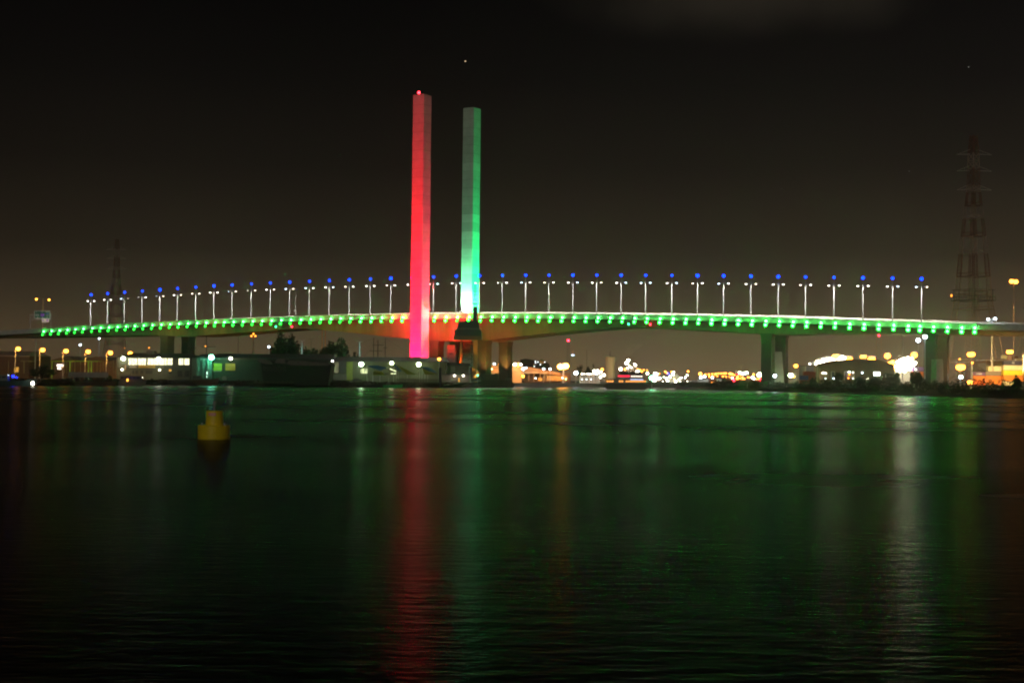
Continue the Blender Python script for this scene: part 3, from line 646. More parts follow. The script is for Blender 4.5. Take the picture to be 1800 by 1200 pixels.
spot('yard_lamp', U(150, 640, 618), U(150, 640, 634), 900, (.8, 1, .3), 150)
spot('yard_lamp', U(96, 640, 618), U(94, 640, 634), 500, (.8, 1, .3), 140)
tree(52, 96, 641, 560, 'rounded green bush on the quay below the pale pole', n=6, leafc=900, size=.5, name='bush')
hedge = MB()
for i in range(60): c = base(130 + i * 1.1, 575); leaves(hedge, (c[0], 575, GZ + .9), (.6, .8, 1.0), 16, .3)
h_ = hedge.build('hedge', leafm, org=base(160, 575)); tag(h_, 'clipped low hedge in front of the brown warehouse', 'hedge')
mb = MB().prect(120, 654, 190, 663, 572, .3); tag(mb.build('garden_wall', conc, org=base(155, 572)), 'low grey garden wall along the quay left of the restaurant', 'wall')
# --- craft moored on the far left
dteal = mat('dark_teal_hull', (.03, .06, .06), .4); dk = mat('dark_hull', (.025, .022, .02), .6)
bt = boat(-45, 62, 0, 476, 'dark teal motor boat with a dazzling white searchlight on its bow', dteal, mat('teal_cabin', (.07, .10, .10), .5), h=1.7, cab=(.1, .55, 1.9))
Yq = 474; c = U(58, 673.5, Yq); mb = MB().tube((c.x, Yq + .5, 1.6), (c.x, Yq + .3, c.z), .07, n=5); sl_ = mb.build('searchlight', steel, bt); MB().ball((c.x, Yq - .3, c.z), .55).build('lamp_lens', E_wb, sl_, smooth=True)
for px_, py_, em_, r_ in ((14, 660, E_cw, .26), (22.5, 661, emit('deep_blue_light', (.002, .01, 1), 30), .34), (29, 663, MATS['deep_blue_light'], .18)):
    c = U(px_, py_, 478); h_ = MB().tube((c.x, 478.3, 2.6), (c.x, 478.3, c.z - r_), .05, n=5).build('lamp_stand', steel, bt); MB().ball((c.x, 478.2, c.z), r_).build('lamp_lens', em_, h_, smooth=True)
pinkb = mat('pinkish_deck_gear', (.20, .12, .10), .8, scale=2)
b2_ = boat(78, 205, 0, 530, 'long low rust brown work barge moored left of the houseboat', mat('rust_brown_hull', (.06, .03, .02), .8, scale=1), pinkb, h=1.3, cab=(.28, .42, 1.6), name='barge', cat='barge')
mb = MB()
for i in range(22):
    x_ = U(84 + i * 2.9, 668, 529.5).x; z_ = 1.2 + i * .07; mb.box(x_, x_ + .09, 529.3, 529.4, 1.2, z_ + 1.5)
mb.tube((U(84, 668, 529).x, 529.35, 2.7), (U(148, 668, 529).x, 529.35, 4.2), .07, n=4); mb.build('railing', pinkb, b2_)
ht = boat(208, 256, 0, 552, 'grey houseboat with one orange lit window moored below the restaurant', mat('grey_pink_hull', (.20, .15, .14), .6), mat('houseboat_cabin', (.12, .10, .09), .7), h=1.6, cab=(.04, .86, 2.2), name='houseboat')
MB().prect(222.5, 665.5, 225.5, 670, 551.6, .15).build('window', emit('orange_pane', (1, .4, .05), 4), ht)
# --- two storey restaurant
fac = mat('grey_green_facade', (.12, .125, .09), .8, scale=.8, stretch=(1, 1, 5))
RS = warehouse(205, 346, 620, 628, 668, 620, 22, fac, roofd, 'two storey waterfront restaurant with brightly lit upper windows', name='restaurant', cat='restaurant', hip=16)
MB().prect(257, 616.5, 270, 627, 626, 6).build('roof_vent', conc_dark, RS)
wp = lit_pane('restaurant_pane', (1, .95, .60), 2.8, 3); wdk = mat('dark_opening', (.03, .03, .028), .7)
for x0, x1 in ((226, 241), (242.5, 256.5), (259.5, 288), (289, 293), (294.5, 303), (314, 322), (324, 332.5)):
    f_ = MB().prect(x0 - .8, 628.6, x1 + .8, 642, 619.9, .1).build('window', mat('window_frame', (.25, .25, .22), .6), RS)
    MB().prect(x0, 629.6, x1, 641, 619.8, .06).build('pane', wp, f_)
    mb = MB()
    for i in range(1, int((x1 - x0) / 5) + 1): xx = x0 + 5 * i; mb.prect(xx, 629.6, xx + .4, 641, 619.7, .05)
    if mb.v: mb.build('mullion', wdk, f_)
for x0, x1 in ((230, 236), (238, 243), (247, 252), (256, 268), (297, 301.5), (312, 320), (325, 333)): MB().prect(x0, 651, x1, 657 if x1 < 305 else 662, 619.85, .12).build('window', wdk, RS)
MB().prect(297, 649, 301, 652.5, 619.7, .05).build('pane', MATS['warm_pane'], RS)
sg1 = MB().prect(243.5, 641.8, 272.5, 646.4, 619.2, .3).build('sign_board', mat('yellow_sign', (.62, .45, .06), .6, 0, .08), RS)
mb = MB()
for i in range(9): mb.prect(246 + i * 2.7, 643.4, 248 + i * 2.7, 644.7, 619.13, .05)
mb.build('lettering', mat('dim_lettering', (.30, .22, .05), .6), sg1)
sg1 = MB().prect(227, 642, 240, 647, 619.2, .3).build('sign_board', mat('grey_sign', (.4, .4, .36), .6), RS)
mb = MB()
for i in range(5): mb.prect(229 + i * 2, 643.6, 230.2 + i * 2, 645, 619.13, .05)
mb.build('lettering', mat('pale_lettering', (.75, .75, .7), .6), sg1)
mb = MB().prect(205, 647.2, 346, 648, 618.6, 1.2); mb.build('balcony_edge', conc_dark, RS)
mb = MB()
for i in range(36): mb.prect(206 + i * 3.8, 656, 206.5 + i * 3.8, 664, 617.9, .1)
mb.build('railing', mat('dark_rail', (.06, .06, .05), .7), RS)
lamp_part(216.5, 630, 618.4, emit('restaurant_flood', (.95, 1, .7), 22), .95, RS); lamp_part(279, 631, 618.4, MATS['restaurant_flood'], .95, RS)
lamp_part(214.5, 649.5, 617, emit('restaurant_lamp', (1, 1, .6), 12), .55, RS); lamp_part(280.5, 650, 617, MATS['restaurant_lamp'], .5, RS)
lamp_part(250.5, 663.3, 616, E_wh, .22, RS)
spot('restaurant_floodlight', U(247, 634, 608), U(247, 650, 620), 900, (.9, 1, .7), 150)
MB().prect(219, 641, 221, 650, 618.5, .4).build('downpipe', mat('pink_pipe', (.6, .35, .25), .6), RS)
# red lamp post with dim yellow head behind the restaurant roof
lamp_post(262, 611, 660, 'small dim yellow lamp on a thin post above the restaurant roof vent', E_or2, .35, pr=.07)
lamp_post(219, 612, 690, 'tiny faint orange lamp left of the restaurant roof lamp', E_or2, .2, pr=.06)
lamp_post(141, 606, 700, 'cool white lamp with a lit hazy mast under the left end of the bridge', E_cw, .62, pr=.12)
lamp_post(174.5, 595, 700, 'bluish white lamp on a tall mast under the bridge left of its first pier', E_cw, .5, pr=.3, poleM=white)
# --- teal lit hall and its signs
HL = warehouse(346, 372, 622, 628, 670, 622, 20, mat('teal_facade', (.10, .19, .16), .8), roofd, 'narrow hall beside the restaurant lit green by a big lamp', name='hall', cat='hall')
for x0, x1 in ((347.5, 350), (356, 358), (365, 367)): MB().prect(x0, 632, x1, 664, 621.3, .4).build('column', mat('teal_column', (.2, .32, .26), .6), HL)
MB().prect(362, 653, 365, 658, 621.8, .1).build('window', emit('mint_pane', (.6, 1, .75), 2.2), HL); MB().prect(362, 660, 364, 663.5, 621.8, .1).build('window', MATS['mint_pane'], HL)
mb = MB()
for x0, y0, x1, y1 in ((352.5, 628.5, 353.3, 633.5), (352.5, 628.5, 356.5, 629.3), (352.5, 630.8, 355.5, 631.5), (357.4, 630.4, 358, 633), (359.3, 630.4, 360, 633), (361, 630.4, 361.6, 633)): mb.prect(x0, y0, x1, y1, 621.2, .1)
mb.build('lettering', mat('white_letters', (.85, .9, .88), .5, 0, .05), HL)
lamp_part(371.5, 628, 619, E_te, 1.15, HL)
SH = warehouse(372, 470, 621, 629, 672, 626, 26, mat('dark_green_wall', (.035, .055, .035), .85, scale=.6, stretch=(3, 1, .3)), roofd, 'long dark shed with two yellow boards on its wall', name='shed', cat='shed', hip=3)
MB().prect(378, 629.5, 470, 632, 625.2, .3).build('fascia', mat('tan_fascia', (.15, .12, .07), .7), SH)
for x0, x1, cc in ((371.5, 390, (.45, .55, .02)), (396, 413.5, (.52, .38, .05))):
    sb2 = MB().prect(x0, 638.5, x1, 651, 625.5, .3).build('sign_board', mat('board_%d' % x0, cc, .6, 0, .1), SH); mb = MB()
    for i in range(5): mb.prect(x0 + 2 + i * 3, 644, x0 + 4 + i * 3, 645.3, 625.43, .05)
    mb.build('lettering', mat('olive_lettering', (.22, .24, .03), .6), sb2)
MB().prect(391, 640, 395, 650, 625.5, .2).build('window', wdk, SH)
MB().prect(371, 651.5, 389, 653, 625.6, .15).build('trim', mat('pale_strip', (.3, .33, .25), .6), SH)
lamp_part(405.5, 630, 622, emit('warm_white_flood', (1, .86, .66), 22), .72, SH)
mb = MB(); c = base(394, 616); mb.lathe((c[0], c[1], c[2] + 1.0), [(1.3, 0), (1.5, .2), (1.3, .45)], 16)
wh_ = thing('wagon', 'old two wheeled wagon in front of the dark shed', 'wagon', (c[0], 616, GZ))
MB().box(c[0] - 2.2, c[0] + 2.4, 616, 617.4, GZ + 1.0, GZ + 1.5).tube((c[0] + 2.3, 616.7, GZ + 1.3), (c[0] + 5, 616.7, GZ + 2.4), .09, n=5).build('body', mat('dull_timber', (.12, .10, .07), .8), wh_)
for dy in (-.15, 1.5): MB().tube((c[0], 616 + dy, GZ + .95), (c[0], 616 + dy + .12, GZ + .95), .95, n=18).build('wheel', mat('pale_wheel', (.28, .26, .2), .7), wh_)
# --- boats' masts
def mast(px, pyt, pyb, Y, yards, label, r=.16, rig=None, group=None, z0=0):
    c = U(px, pyt, Y); t_ = thing('mast', label, 'mast', (c.x, Y, z0), group); dm = mat('dark_spar', (.035, .028, .022), .7)
    MB().tube((c.x, Y, z0), (c.x, Y, c.z), r * 1.3, r * .6, 8).build('pole', dm, t_)
    for x0, x1, py_ in yards: MB().tube(U(x0, py_, Y - .3), U(x1, py_, Y - .3), .13, n=6).build('yard', dm, t_)
    if rig:
        mb = MB()
        for (x0, y0, x1, y1) in rig: mb.tube(U(x0, y0, Y), U(x1, y1, Y), .035, n=4, caps=False)
        mb.build('rigging', dm, t_)
    return t_
mast(363, 590, 640, 608, [(355, 379, 609.5)], 'dark mast with one long cross yard above the green lamp', .22, [(363, 592, 356, 609), (363, 592, 378, 609)])
mast(336.5, 602, 650, 607, [(329, 345, 611.5), (331, 342, 614.5)], 'short dark mast standing in front of the restaurant end wall', .32)
rb = boat(312, 384, 0, 592, 'red brown steel boat moored under the dark masts', mat('oxide_hull', (.085, .026, .010), .7, scale=1), mat('dull_cabin', (.05, .05, .045), .7), h=2.4, cab=(.35, .6, 1.7))
# --- big dark covered barge
bg_ = thing('covered_barge', 'big black covered barge with a pale pinkish tarpaulin on top', 'barge', (U(515, 672, 585).x, 590, 0))
MB().prism([(463, 678), (576, 678), (583, 640), (574, 636), (540, 634), (505, 632), (480, 634), (458, 631)], 584, 12).build('hull', mat('black_hull', (.012, .010, .009), .8), bg_)
tp = mat('pinkish_tarpaulin', (.13, .09, .095), .8, scale=1.4, var=.35)
MB().prism([(452, 631.5), (458, 629.5), (476, 635), (479, 640), (468, 640), (456, 636)], 583.4, 12).build('tarpaulin', tp, bg_)
MB().prism([(483, 638), (486, 631), (500, 630.5), (502, 639)], 583.2, 12).build('tarpaulin', tp, bg_)
MB().prism([(503, 639), (508, 633.5), (525, 633), (550, 636), (578, 638), (583, 640.5), (575, 642.5), (530, 642.5), (510, 641)], 583.2, 12.5).build('tarpaulin', tp, bg_)
mb = MB()
for i in range(14): mb.prism([(463 + i * 2.9, 643 + (i % 3)), (464.2 + i * 2.9, 642 + (i % 3)), (464.8 + i * 2.9, 650 + (i * 7 % 5)), (463.6 + i * 2.9, 651 + (i * 7 % 4))], 583.7, .2)
mb.build('net', mat('ragged_net', (.07, .06, .05), .9), bg_)
fe_ = thing('jetty', 'low dark timber jetty below the black covered barge', 'jetty', (U(480, 672, 583).x, 583, 0))
X0, X1, z0, z1 = rect(452, 660.5, 520, 662, 588); 
MB().box(X0, X1, 579.5, 582.5, 1.6, 1.85).build('deck', mat('jetty_deck', (.12, .11, .05), .8), fe_)
for i in range(9): x_ = X0 + .5 + (X1 - X0 - 1) * i / 8; MB().tube((x_, 579.8, -.5), (x_, 579.8, 2.5), .14, n=6).build('pile', wood, fe_)
# --- shed behind the barge, running to the red tower
MS = warehouse(468, 585, 621.5, 630, 672, 624, 24, mat('black_wall', (.03, .035, .028), .9), roofd, 'long dark roofed shed behind the black covered barge', name='shed', cat='shed', hip=2)
grw = mat('green_grey_wall', (.08, .085, .05), .85, scale=.5, stretch=(4, 1, .3))
GS = warehouse(585, 784, 627, 635, 672, 626, 24, grw, roofd, 'long grey green shed with three bright lamps below the red tower', name='shed', cat='shed', hip=2)
MB().prect(586, 636, 595, 655, 625.8, .2).build('window', lit_pane('olive_pane', (.75, .75, .4), .28), GS)
MB().prect(596, 636, 608, 655.5, 625.7, .2).build('door', mat('grey_door', (.08, .085, .08), .7), GS)
MB().prect(609, 634, 620, 668, 625.8, .15).build('panel', mat('lime_panel', (.22, .27, .05), .7), GS)
MB().prect(582, 657, 609, 668, 624.6, 1.0).build('panel', mat('light_grey_panel', (.17, .165, .14), .7), GS)
f_ = MB().prect(634, 647.5, 646, 656, 625.7, .2).build('window', lit_pane('cream_pane', (.9, 1, .5), 1.3), GS)
MB().prism([(684.5, 648.5), (686, 647), (696.5, 651.8), (695.5, 653.5)], 622, .5).build('awning_light', emit('strip_light', (.95, 1, .55), 1.6), GS); MB().prect(687, 655.7, 696, 657.2, 622, .4).build('awning_light', MATS['strip_light'], GS)
MB().prect(651, 659, 783, 672, 624.9, .6).build('panel', mat('pale_panel', (.13, .13, .095), .8), GS)
fg = emit('gate_flood', (.75, 1, .66), 30)
lamp_part(635, 640, 621.5, fg, 1.05, GS); lamp_part(688.5, 638, 621.5, emit('lime_flood', (.88, 1, .5), 24), .85, GS); lamp_part(736, 640.5, 621.5, emit('lime_flood_strong', (.85, 1, .55), 30), 1.0, GS)
lamp_part(584.5, 634.5, 621, emit('small_white_flood', (1, .85, .9), 20), .42, GS)
spot('shed_floodlight', U(736, 638, 616), U(736, 655, 626), 700, (.8, 1, .5), 150); spot('shed_floodlight', U(640, 638, 616), U(640, 655, 626), 700, (.6, 1, .6), 150)
spot('shed_floodlight', U(790, 640, 612), U(795, 650, 624), 500, (1, .95, .7), 150)
sb_m = mat('blue_sail_cloth', (.03, .16, .38), .7, 0, .12); sy_m = mat('yellow_sail_cloth', (.42, .50, .03), .7, 0, .12)
def sail(pts, Y, mm, label):
    a_ = [U(x, y, Y + dy) for x, y, dy in pts]; c_ = sum(a_, Vector()) / len(a_)
    t_ = thing('shade_sail', label, 'shade sail', (c_.x, Y, GZ), 'shade sails in front of the shed')
    vs = a_ + [v + Vector((0, .05, -.08)) for v in a_]; q = len(a_)
    MB().add(vs, [tuple(range(q)), tuple(range(2 * q - 1, q - 1, -1))] + [(i, q + i, q + (i + 1) % q, (i + 1) % q) for i in range(q)]).build('cloth', mm, t_)
    mb = MB()
    for v in (a_[0], a_[-1]): mb.tube((v.x, v.y + .1, GZ), (v.x, v.y + .1, v.z + .2), .08, n=5)
    mb.build('post', steel, t_)
sail([(645, 643, 0), (663, 642, 2), (680, 646, 4), (668, 651, 3)], 612, sb_m, 'blue shade sail between the left and middle shed lamps')
sail([(692, 641, 0), (697, 642, 1), (706, 653, 4), (700, 652, 3)], 613, sb_m, 'small blue shade sail beside the middle shed lamp')
sail([(697, 641, 0), (716, 650, 1), (732, 658, 3), (716, 657.5, 3)], 612, sy_m, 'yellow green shade sail sloping down from the middle shed lamp')
sail([(738, 644, 0), (755, 645.5, 2), (768, 654.5, 4), (752, 652, 3)], 613, sb_m, 'blue shade sail to the right of the lamp under the red tower')
sail([(742, 647, 0), (756, 654, 1), (765, 657.5, 3), (747, 657.5, 3)], 611.5, sy_m, 'yellow green shade sail to the right of the lamp under the red tower')
sail([(656, 652, 0), (672, 653, 2), (676, 659, 3), (655, 659, 3)], 612, sy_m, 'dull yellow shade sail low beside the left shed lamp')
fc = thing('fence', 'dark picket fence along the quay below the shade sails', 'fence', base(735, 604))
X0, X1, z0, z1 = rect(697, 669, 771, 677, 606); mb = MB()
for i in range(75): x_ = X0 + (X1 - X0) * i / 74; mb.box(x_, x_ + .09, 605, 605.1, 1.5, 3.9 + .15 * math.sin(i * 1.7))
mb.build('picket', wood, fc); MB().box(X0, X1, 605.12, 605.2, 3.3, 3.45).box(X0, X1, 605.12, 605.2, 2.2, 2.35).build('rail', wood, fc)
car(628, 606, 'dark car parked on the quay under the left shed lamp', mat('dark_car_paint', (.03, .04, .035), .25), L=4.6)
gh = boat(673, 708, 0, 590, 'small boat with a green lit hull moored below the middle shed lamp', mat('bright_green_hull', (.03, .38, .12), .4), mat('grey_cabin', (.10, .10, .09), .7), h=1.1, cab=(.15, .4, .9))
spot('boat_lamp', U(702, 665, 585), U(700, 675, 591), 160, (.3, 1, .5), 80)
boat(628, 668, 0, 588, 'small dark boat moored right of the parked car', dk, mat('grey_cabin', (.10, .10, .09), .7), h=1.0, cab=(.3, .6, 1.0))
mast(657, 593, 660, 660, [], 'leftmost of the three thin masts of the tall ship behind the shed', .20, [(657, 594, 615, 612), (657, 594, 640, 628)], 'masts of the tall ship', z0=GZ)
mast(664.5, 597, 660, 661, [(654, 674.5, 606.5), (649, 672, 616.5)], 'middle of the three tall ship masts, with two cross yards', .28, [(664, 598, 640, 628)], 'masts of the tall ship', z0=GZ)
mast(677.5, 594, 660, 662, [(674, 681, 611)], 'rightmost of the three thin masts of the tall ship behind the shed', .20, [(678, 595, 722, 622), (678, 600, 665, 606)], 'masts of the tall ship', z0=GZ)
# --- posts and lamps above the sheds
lamp_post(419, 592, 700, 'thin unlit pole with two small heads above the dark shed', None, .35, heads=[(-1, 0), (1, .1)], poleM=mat('dark_pole', (.06, .05, .045), .7), pr=.1)
lamp_post(445.5, 589.5, 760, 'orange lit mast with a cluster of lamps and a white top above the shed', E_or, .42, heads=[(0, 0), (-1.1, -.3), (1.1, -.3), (0, .9)], poleM=mat('tan_mast', (.5, .4, .3), .6), pr=.45)
lamp_post(472.5, 609.5, 720, 'single cool white lamp on a thin mast left of the big tree', E_cw, .62, pr=.06)
lamp_post(531, 600, 650, 'cyan lit twin headed pole between the two dark trees', None, .4, heads=[(-1.3, .2), (1.0, 0)], poleM=white, pr=.3)
spot('pole_lamp', U(531, 606, 641), U(531, 612, 650), 900, (.3, .9, 1), 80)
lamp_post(547, 597, 720, 'thin unlit pole with two heads behind the gap between the trees', None, .35, heads=[(-.9, 0), (.9, .2)], poleM=mat('dark_pole', (.06, .05, .045), .7), pr=.1)
lamp_post(632, 602, 650, 'cyan lit twin headed pole standing above the left shed lamp', None, .4, heads=[(-1.1, .2), (1.1, 0)], poleM=white, pr=.3)
spot('pole_lamp', U(632, 608, 641), U(632, 614, 650), 900, (.3, .9, 1), 80)
for px_, lab in ((566.5, 'left one of two thin orange lit chimneys under the girder'), (572, 'right one of two thin orange lit chimneys under the girder')):
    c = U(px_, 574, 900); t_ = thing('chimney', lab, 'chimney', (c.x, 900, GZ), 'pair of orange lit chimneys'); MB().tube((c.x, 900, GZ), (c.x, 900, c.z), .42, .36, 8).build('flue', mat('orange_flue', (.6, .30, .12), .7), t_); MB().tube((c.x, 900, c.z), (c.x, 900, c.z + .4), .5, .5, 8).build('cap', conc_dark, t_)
lamp_post(361.8, 608.8, 690, 'small orange lamp left of the dark mast yard', E_or, .42, pr=.06)
tree(480, 527, 588, 668, 'largest dark round tree behind the sheds, left of the cyan pole', n=8, leafc=3400, size=.8, m_=leafd)
tree(524, 546, 606, 672, 'low dark tree right under the cyan pole', n=5, leafc=1400, size=.7, m_=leafd)
tree(541, 562, 609, 674, 'small dark tree left of the broad tree', n=5, leafc=1300, size=.7, m_=leafd)
tree(556, 618, 599.5, 666, 'broad dark tree behind the sheds, right of the cyan pole', n=9, leafc=3800, size=.8, m_=leafd)
tree(616, 634, 618, 672, 'little dark tree top showing left of the second cyan pole', n=4, leafc=700, size=.6, m_=leafd)
c = online(519.5, 513, 6); t_ = thing('camera_pole', 'slim pole without lamp heads between two bridge lamp posts, left of the towers', 'pole', (c.x, c.y, c.z - 15)); MB().tube((c.x, c.y, c.z - 15), c, .16, .1, 6).build('pole', mat('pale_pole', (.32, .32, .31), .45), t_)
e_ = U(518.3, 546, c.y); MB().box(e_.x - .4, e_.x + .5, c.y - .3, c.y, e_.z - .35, e_.z + .35).build('small_light_box', white, t_)  # white painted box in place of the pole's small light
# --- small buildings right of the red tower
lamp_post(772, 631, 612, 'orange lamp on a post between the red tower and the grey hut', E_ob, .72, pr=.16)
PT = thing('pump_house', 'dull brown two storey building at the foot of the bridge piers', 'building', base(805, 640))
MB().prect(783, 640, 824, 672, 636, 12).build('wall', mat('brown_grey_wall', (.15, .13, .10), .85, scale=.4), PT)
MB().prism([(779, 641), (828, 643), (825, 638.5), (786, 636.5)], 635, 14).build('roof', roofd, PT)
for x0, x1 in ((782, 788), (792, 800)): MB().prect(x0, 644, x1, 654, 635.8, .3).build('window', mat('pale_blind', (.3, .28, .24), .7), PT)
lamp_part(780.5, 641, 630, E_wb, .62, PT)
WC = thing('kiosk', 'low pale kiosk on the quay with two downward wall lamps', 'kiosk', base(800, 618))
MB().prect(777, 658, 826, 672, 618, 7).build('wall', mat('pale_kiosk_wall', (.24, .21, .17), .8, scale=.4), WC)
MB().prect(776, 656.5, 827, 658.4, 617.4, 8.4).build('roof', roofd, WC)
for x_ in (799, 814.5): lamp_part(x_, 660, 617.2, E_wh, .5, WC); spot('wall_lamp', U(x_, 660, 616.8), U(x_, 668, 617.6), 90, (1, 1, .75), 70)
MB().prect(805.5, 664, 808, 671, 617.8, .15).build('door', MATS['warm_pane'], WC)
pl_ = thing('pile', 'thick dark mooring pile at the left end of the sloping gangway', 'pile', (U(774, 650, 606).x, 606, 0)); MB().tube((U(774, 650, 606).x, 606, -1), (U(774, 650, 606).x, 606, U(774, 648, 606).z), .6, .55, 10).build('shaft', black, pl_); MB().tube((U(774, 650, 606).x, 606, U(774, 648, 606).z), (U(774, 650, 606).x, 606, U(774, 646, 606).z), .7, .2, 10).build('cap', black, pl_)
gw = thing('gangway', 'grey steel gangway sloping up from the water to the crane', 'gangway', (U(810, 672, 604).x, 604, 0))
a_, b_ = U(780, 677, 604), U(845, 668.5, 640)
mb = MB()
for dz in (0, 1.3): mb.tube(a_ + Vector((0, 0, dz)), b_ + Vector((0, 0, dz)), .14, n=5); mb.tube(a_ + Vector((0, 2, dz)), b_ + Vector((0, 2, dz)), .14, n=5)
for i in range(14):
    p_ = a_.lerp(b_, i / 14); q_ = a_.lerp(b_, (i + 1) / 14); mb.tube(p_, q_ + Vector((0, 0, 1.3)), .06, n=4)
mb.build('truss', mat('dull_steel', (.25, .26, .22), .6), gw)
MB().quad8([a_, b_, b_ + Vector((0, 2, 0)), a_ + Vector((0, 2, 0))], [a_ - Vector((0, 0, .2)), b_ - Vector((0, 0, .2)), b_ + Vector((0, 2, -.2)), a_ + Vector((0, 2, -.2))]).build('walkway', mat('dull_steel', (.25, .26, .22), .6), gw)
# --- tall harbour crane in front of the girder
YC = 668
CR = thing('harbour_crane', 'dark harbour crane on orange lit legs before the bridge with a mast on top', 'crane', base(822, YC))
orl = mat('ochre_steel', (.50, .26, .05), .6, 0, .1); dkg = mat('dark_green_cabin', (.025, .05, .045), .6)
for x0, x1, nm in ((808.5, 811, 'leg'), (831.5, 839, 'leg')): MB().prect(x0, 596, x1, 672 if x0 > 820 else 668, YC, 1.6).build(nm, orl, CR)
for x_ in (811.5, 829): MB().prect(x_ - .2, 598, x_ + .8, 668, YC + 7, .4).build('leg', mat('dark_steel', (.06, .055, .045), .6), CR)
mb = MB()
for i in range(7): y_ = 600 + i * 9; mb.tube(U(811, y_, YC + 3), U(831, y_ + 8 - (i % 2) * 3, YC + 3), .16, n=5); mb.tube(U(831, y_, YC + 3.5), U(822, y_ + 6, YC + 3.5), .14, n=5)
mb.build('bracing', mat('dark_steel', (.06, .055, .045), .6), CR)
MB().prect(797, 590, 847, 597, YC - 1, 9).build('platform', mat('ochre_platform', (.20, .12, .05), .7), CR)
MB().prect(799, 579.5, 846, 590.5, YC - .6, 8).build('machinery_house', dkg, CR)
MB().prism([(803, 579.5), (843, 579.5), (841, 566), (828, 563), (806, 566)], YC, 7).build('machinery_house', dkg, CR)
mb = MB()
for i in range(12): mb.prect(797.5 + i * 4.3, 577, 798 + i * 4.3, 580, YC - 1, .1)
mb.prect(797, 576.8, 847, 577.4, YC - 1, .1); mb.build('railing', mat('pale_rail', (.35, .33, .28), .6), CR)
MB().prect(831.5, 539, 839, 566, YC + 1, 3).build('mast', dkg, CR)
mb = MB(); cc_ = U(835.3, 539, YC + 2)
for x_ in (833.5, 837): mb.tube(U(x_, 540, YC + 2), U(x_ * .5 + 835.3 * .5, 500, YC + 2), .12, n=5)
for y_ in (534, 526, 518, 511, 507): mb.tube(U(831, y_, YC + 1.5), U(840, y_, YC + 1.5), .1, n=5)
mb.tube(U(828, 533, YC + 1), U(842, 533, YC + 1), .14, n=5); mb.build('antenna', mat('black_steel', (.015, .02, .018), .6), CR)
spot('crane_lamp', U(835, 668, YC - 7), U(835, 640, YC), 9000, (1, .5, .08), 60)
spot('crane_lamp', U(810, 660, YC - 6), U(810, 640, YC), 4000, (1, .5, .08), 50)
spot('crane_lamp', U(842, 640, YC + 16), U(836, 625, YC + 1), 2500, (.1, 1, .35), 120)
gsig = lamp_post(839.5, 659.5, 650, 'green signal lamp on a short post at the foot of the crane', E_gn, .36, pr=.08, cat='signal lamp', name='signal_lamp')
# --- dark dolphin and barge at the end of the left bank
DB = thing('landing_stage', 'dark timber landing stage reaching into the river right of the crane', 'jetty', (U(870, 675, 668).x, 672, 0))
MB().prect(846, 668, 899.5, 679.5, 660, 14).build('deck', mat('dark_timber', (.045, .035, .022), .9, scale=2), DB)
for i in range(12): x_ = U(848 + i * 4.6, 675, 659).x; MB().tube((x_, 659.6, -1), (x_, 659.6, U(870, 667, 659).z), .25, n=6).build('pile', wood, DB)
MB().prism([(826, 670), (853, 670), (853, 656), (846, 658), (838, 650), (832, 645), (831, 646), (838, 655)], 664, 5).build('boom', mat('dark_grey_boom', (.05, .05, .05), .7), DB)
MB().prect(853, 657, 876, 668, 663, 6).build('shelter', mat('brown_shelter', (.08, .06, .04), .8), DB); MB().prect(870, 655.5, 876, 668, 662.8, 6).build('shelter', mat('brown_shelter', (.08, .06, .04), .8), DB)
MB().prect(888, 664.5, 899, 668.5, 661, 8).build('cabin', conc_dark, DB)
c = U(893.5, 650, 664); MB().tube((c.x, 664, 2), (c.x, 664, c.z), .3, .25, 8).build('post', black, DB)

# ================================================================== PORT BEHIND THE BRIDGE
tanw = mat('tan_cladding', (.55, .33, .15), .8, scale=.4, stretch=(5, 1, .2))
P1 = warehouse(842, 917, 640, 643, 672, 800, 40, tanw, mat('tan_roof', (.4, .28, .16), .7), 'tan wharf shed with a row of mixed white and orange roof lights', hip=2)
for x_, y_, em_, r_ in ((845, 639, E_wb, .7), (853, 640.5, E_ob, 1.5), (859, 640.5, E_ob, 1.6), (869, 639.5, E_cw, .7), (878, 640, E_ob, .6), (885, 639.5, E_cw, .5), (893, 640.2, E_cw, .75), (905, 640.5, E_wb, .9), (911, 641, E_ob, 1.2), (915.5, 640.5, E_wb, .6), (864.5, 648.5, emit('yellowish_light', (1, .8, .3), 12), .45), (842, 644, E_or, .4)): lamp_part(x_, y_, 797, em_, r_, P1)
MB().prect(857, 646, 900, 647, 796.5, 2).build('canopy', mat('dark_tan', (.2, .12, .06), .8), P1)
for x_ in (866, 876, 884, 892, 901): MB().prect(x_, 647, x_ + .8, 672, 796.5, .4).build('column', mat('brown_post', (.22, .14, .08), .8), P1)
for x_, em_ in ((877.5, E_cw), (886.5, E_cw)): lamp_part(x_, 660.5, 794, em_, .55, P1)
spot('pier_floodlight', U(862, 655, 680), online(856, 625, 8), 17000, (1, .45, .09), 60, 1.0); spot('pier_floodlight', U(893, 655, 705), online(889, 615, -14), 15000, (1, .45, .09), 70, 1.0)
spot('wharf_fill_light', U(870, 643, 775), U(872, 660, 800), 22000, (1, .5, .15), 110); spot('wharf_fill_light', U(925, 640, 775), U(935, 655, 812), 22000, (1, .5, .15), 110); spot('wharf_fill_light', U(975, 640, 775), U(970, 660, 812), 16000, (1, .5, .15), 110)  # fill spots added to brighten the walls, the wharf lamps being dim
P2 = thing('conveyor_shed', 'orange lit shed with a long sloping conveyor roof beside the wharf shed', 'warehouse', base(945, 810))
MB().prism([(917, 645), (932, 645), (985, 655.5), (985, 660), (917, 652)], 812, 14).build('roof', mat('orange_tan_roof', (.50, .28, .12), .8), P2)
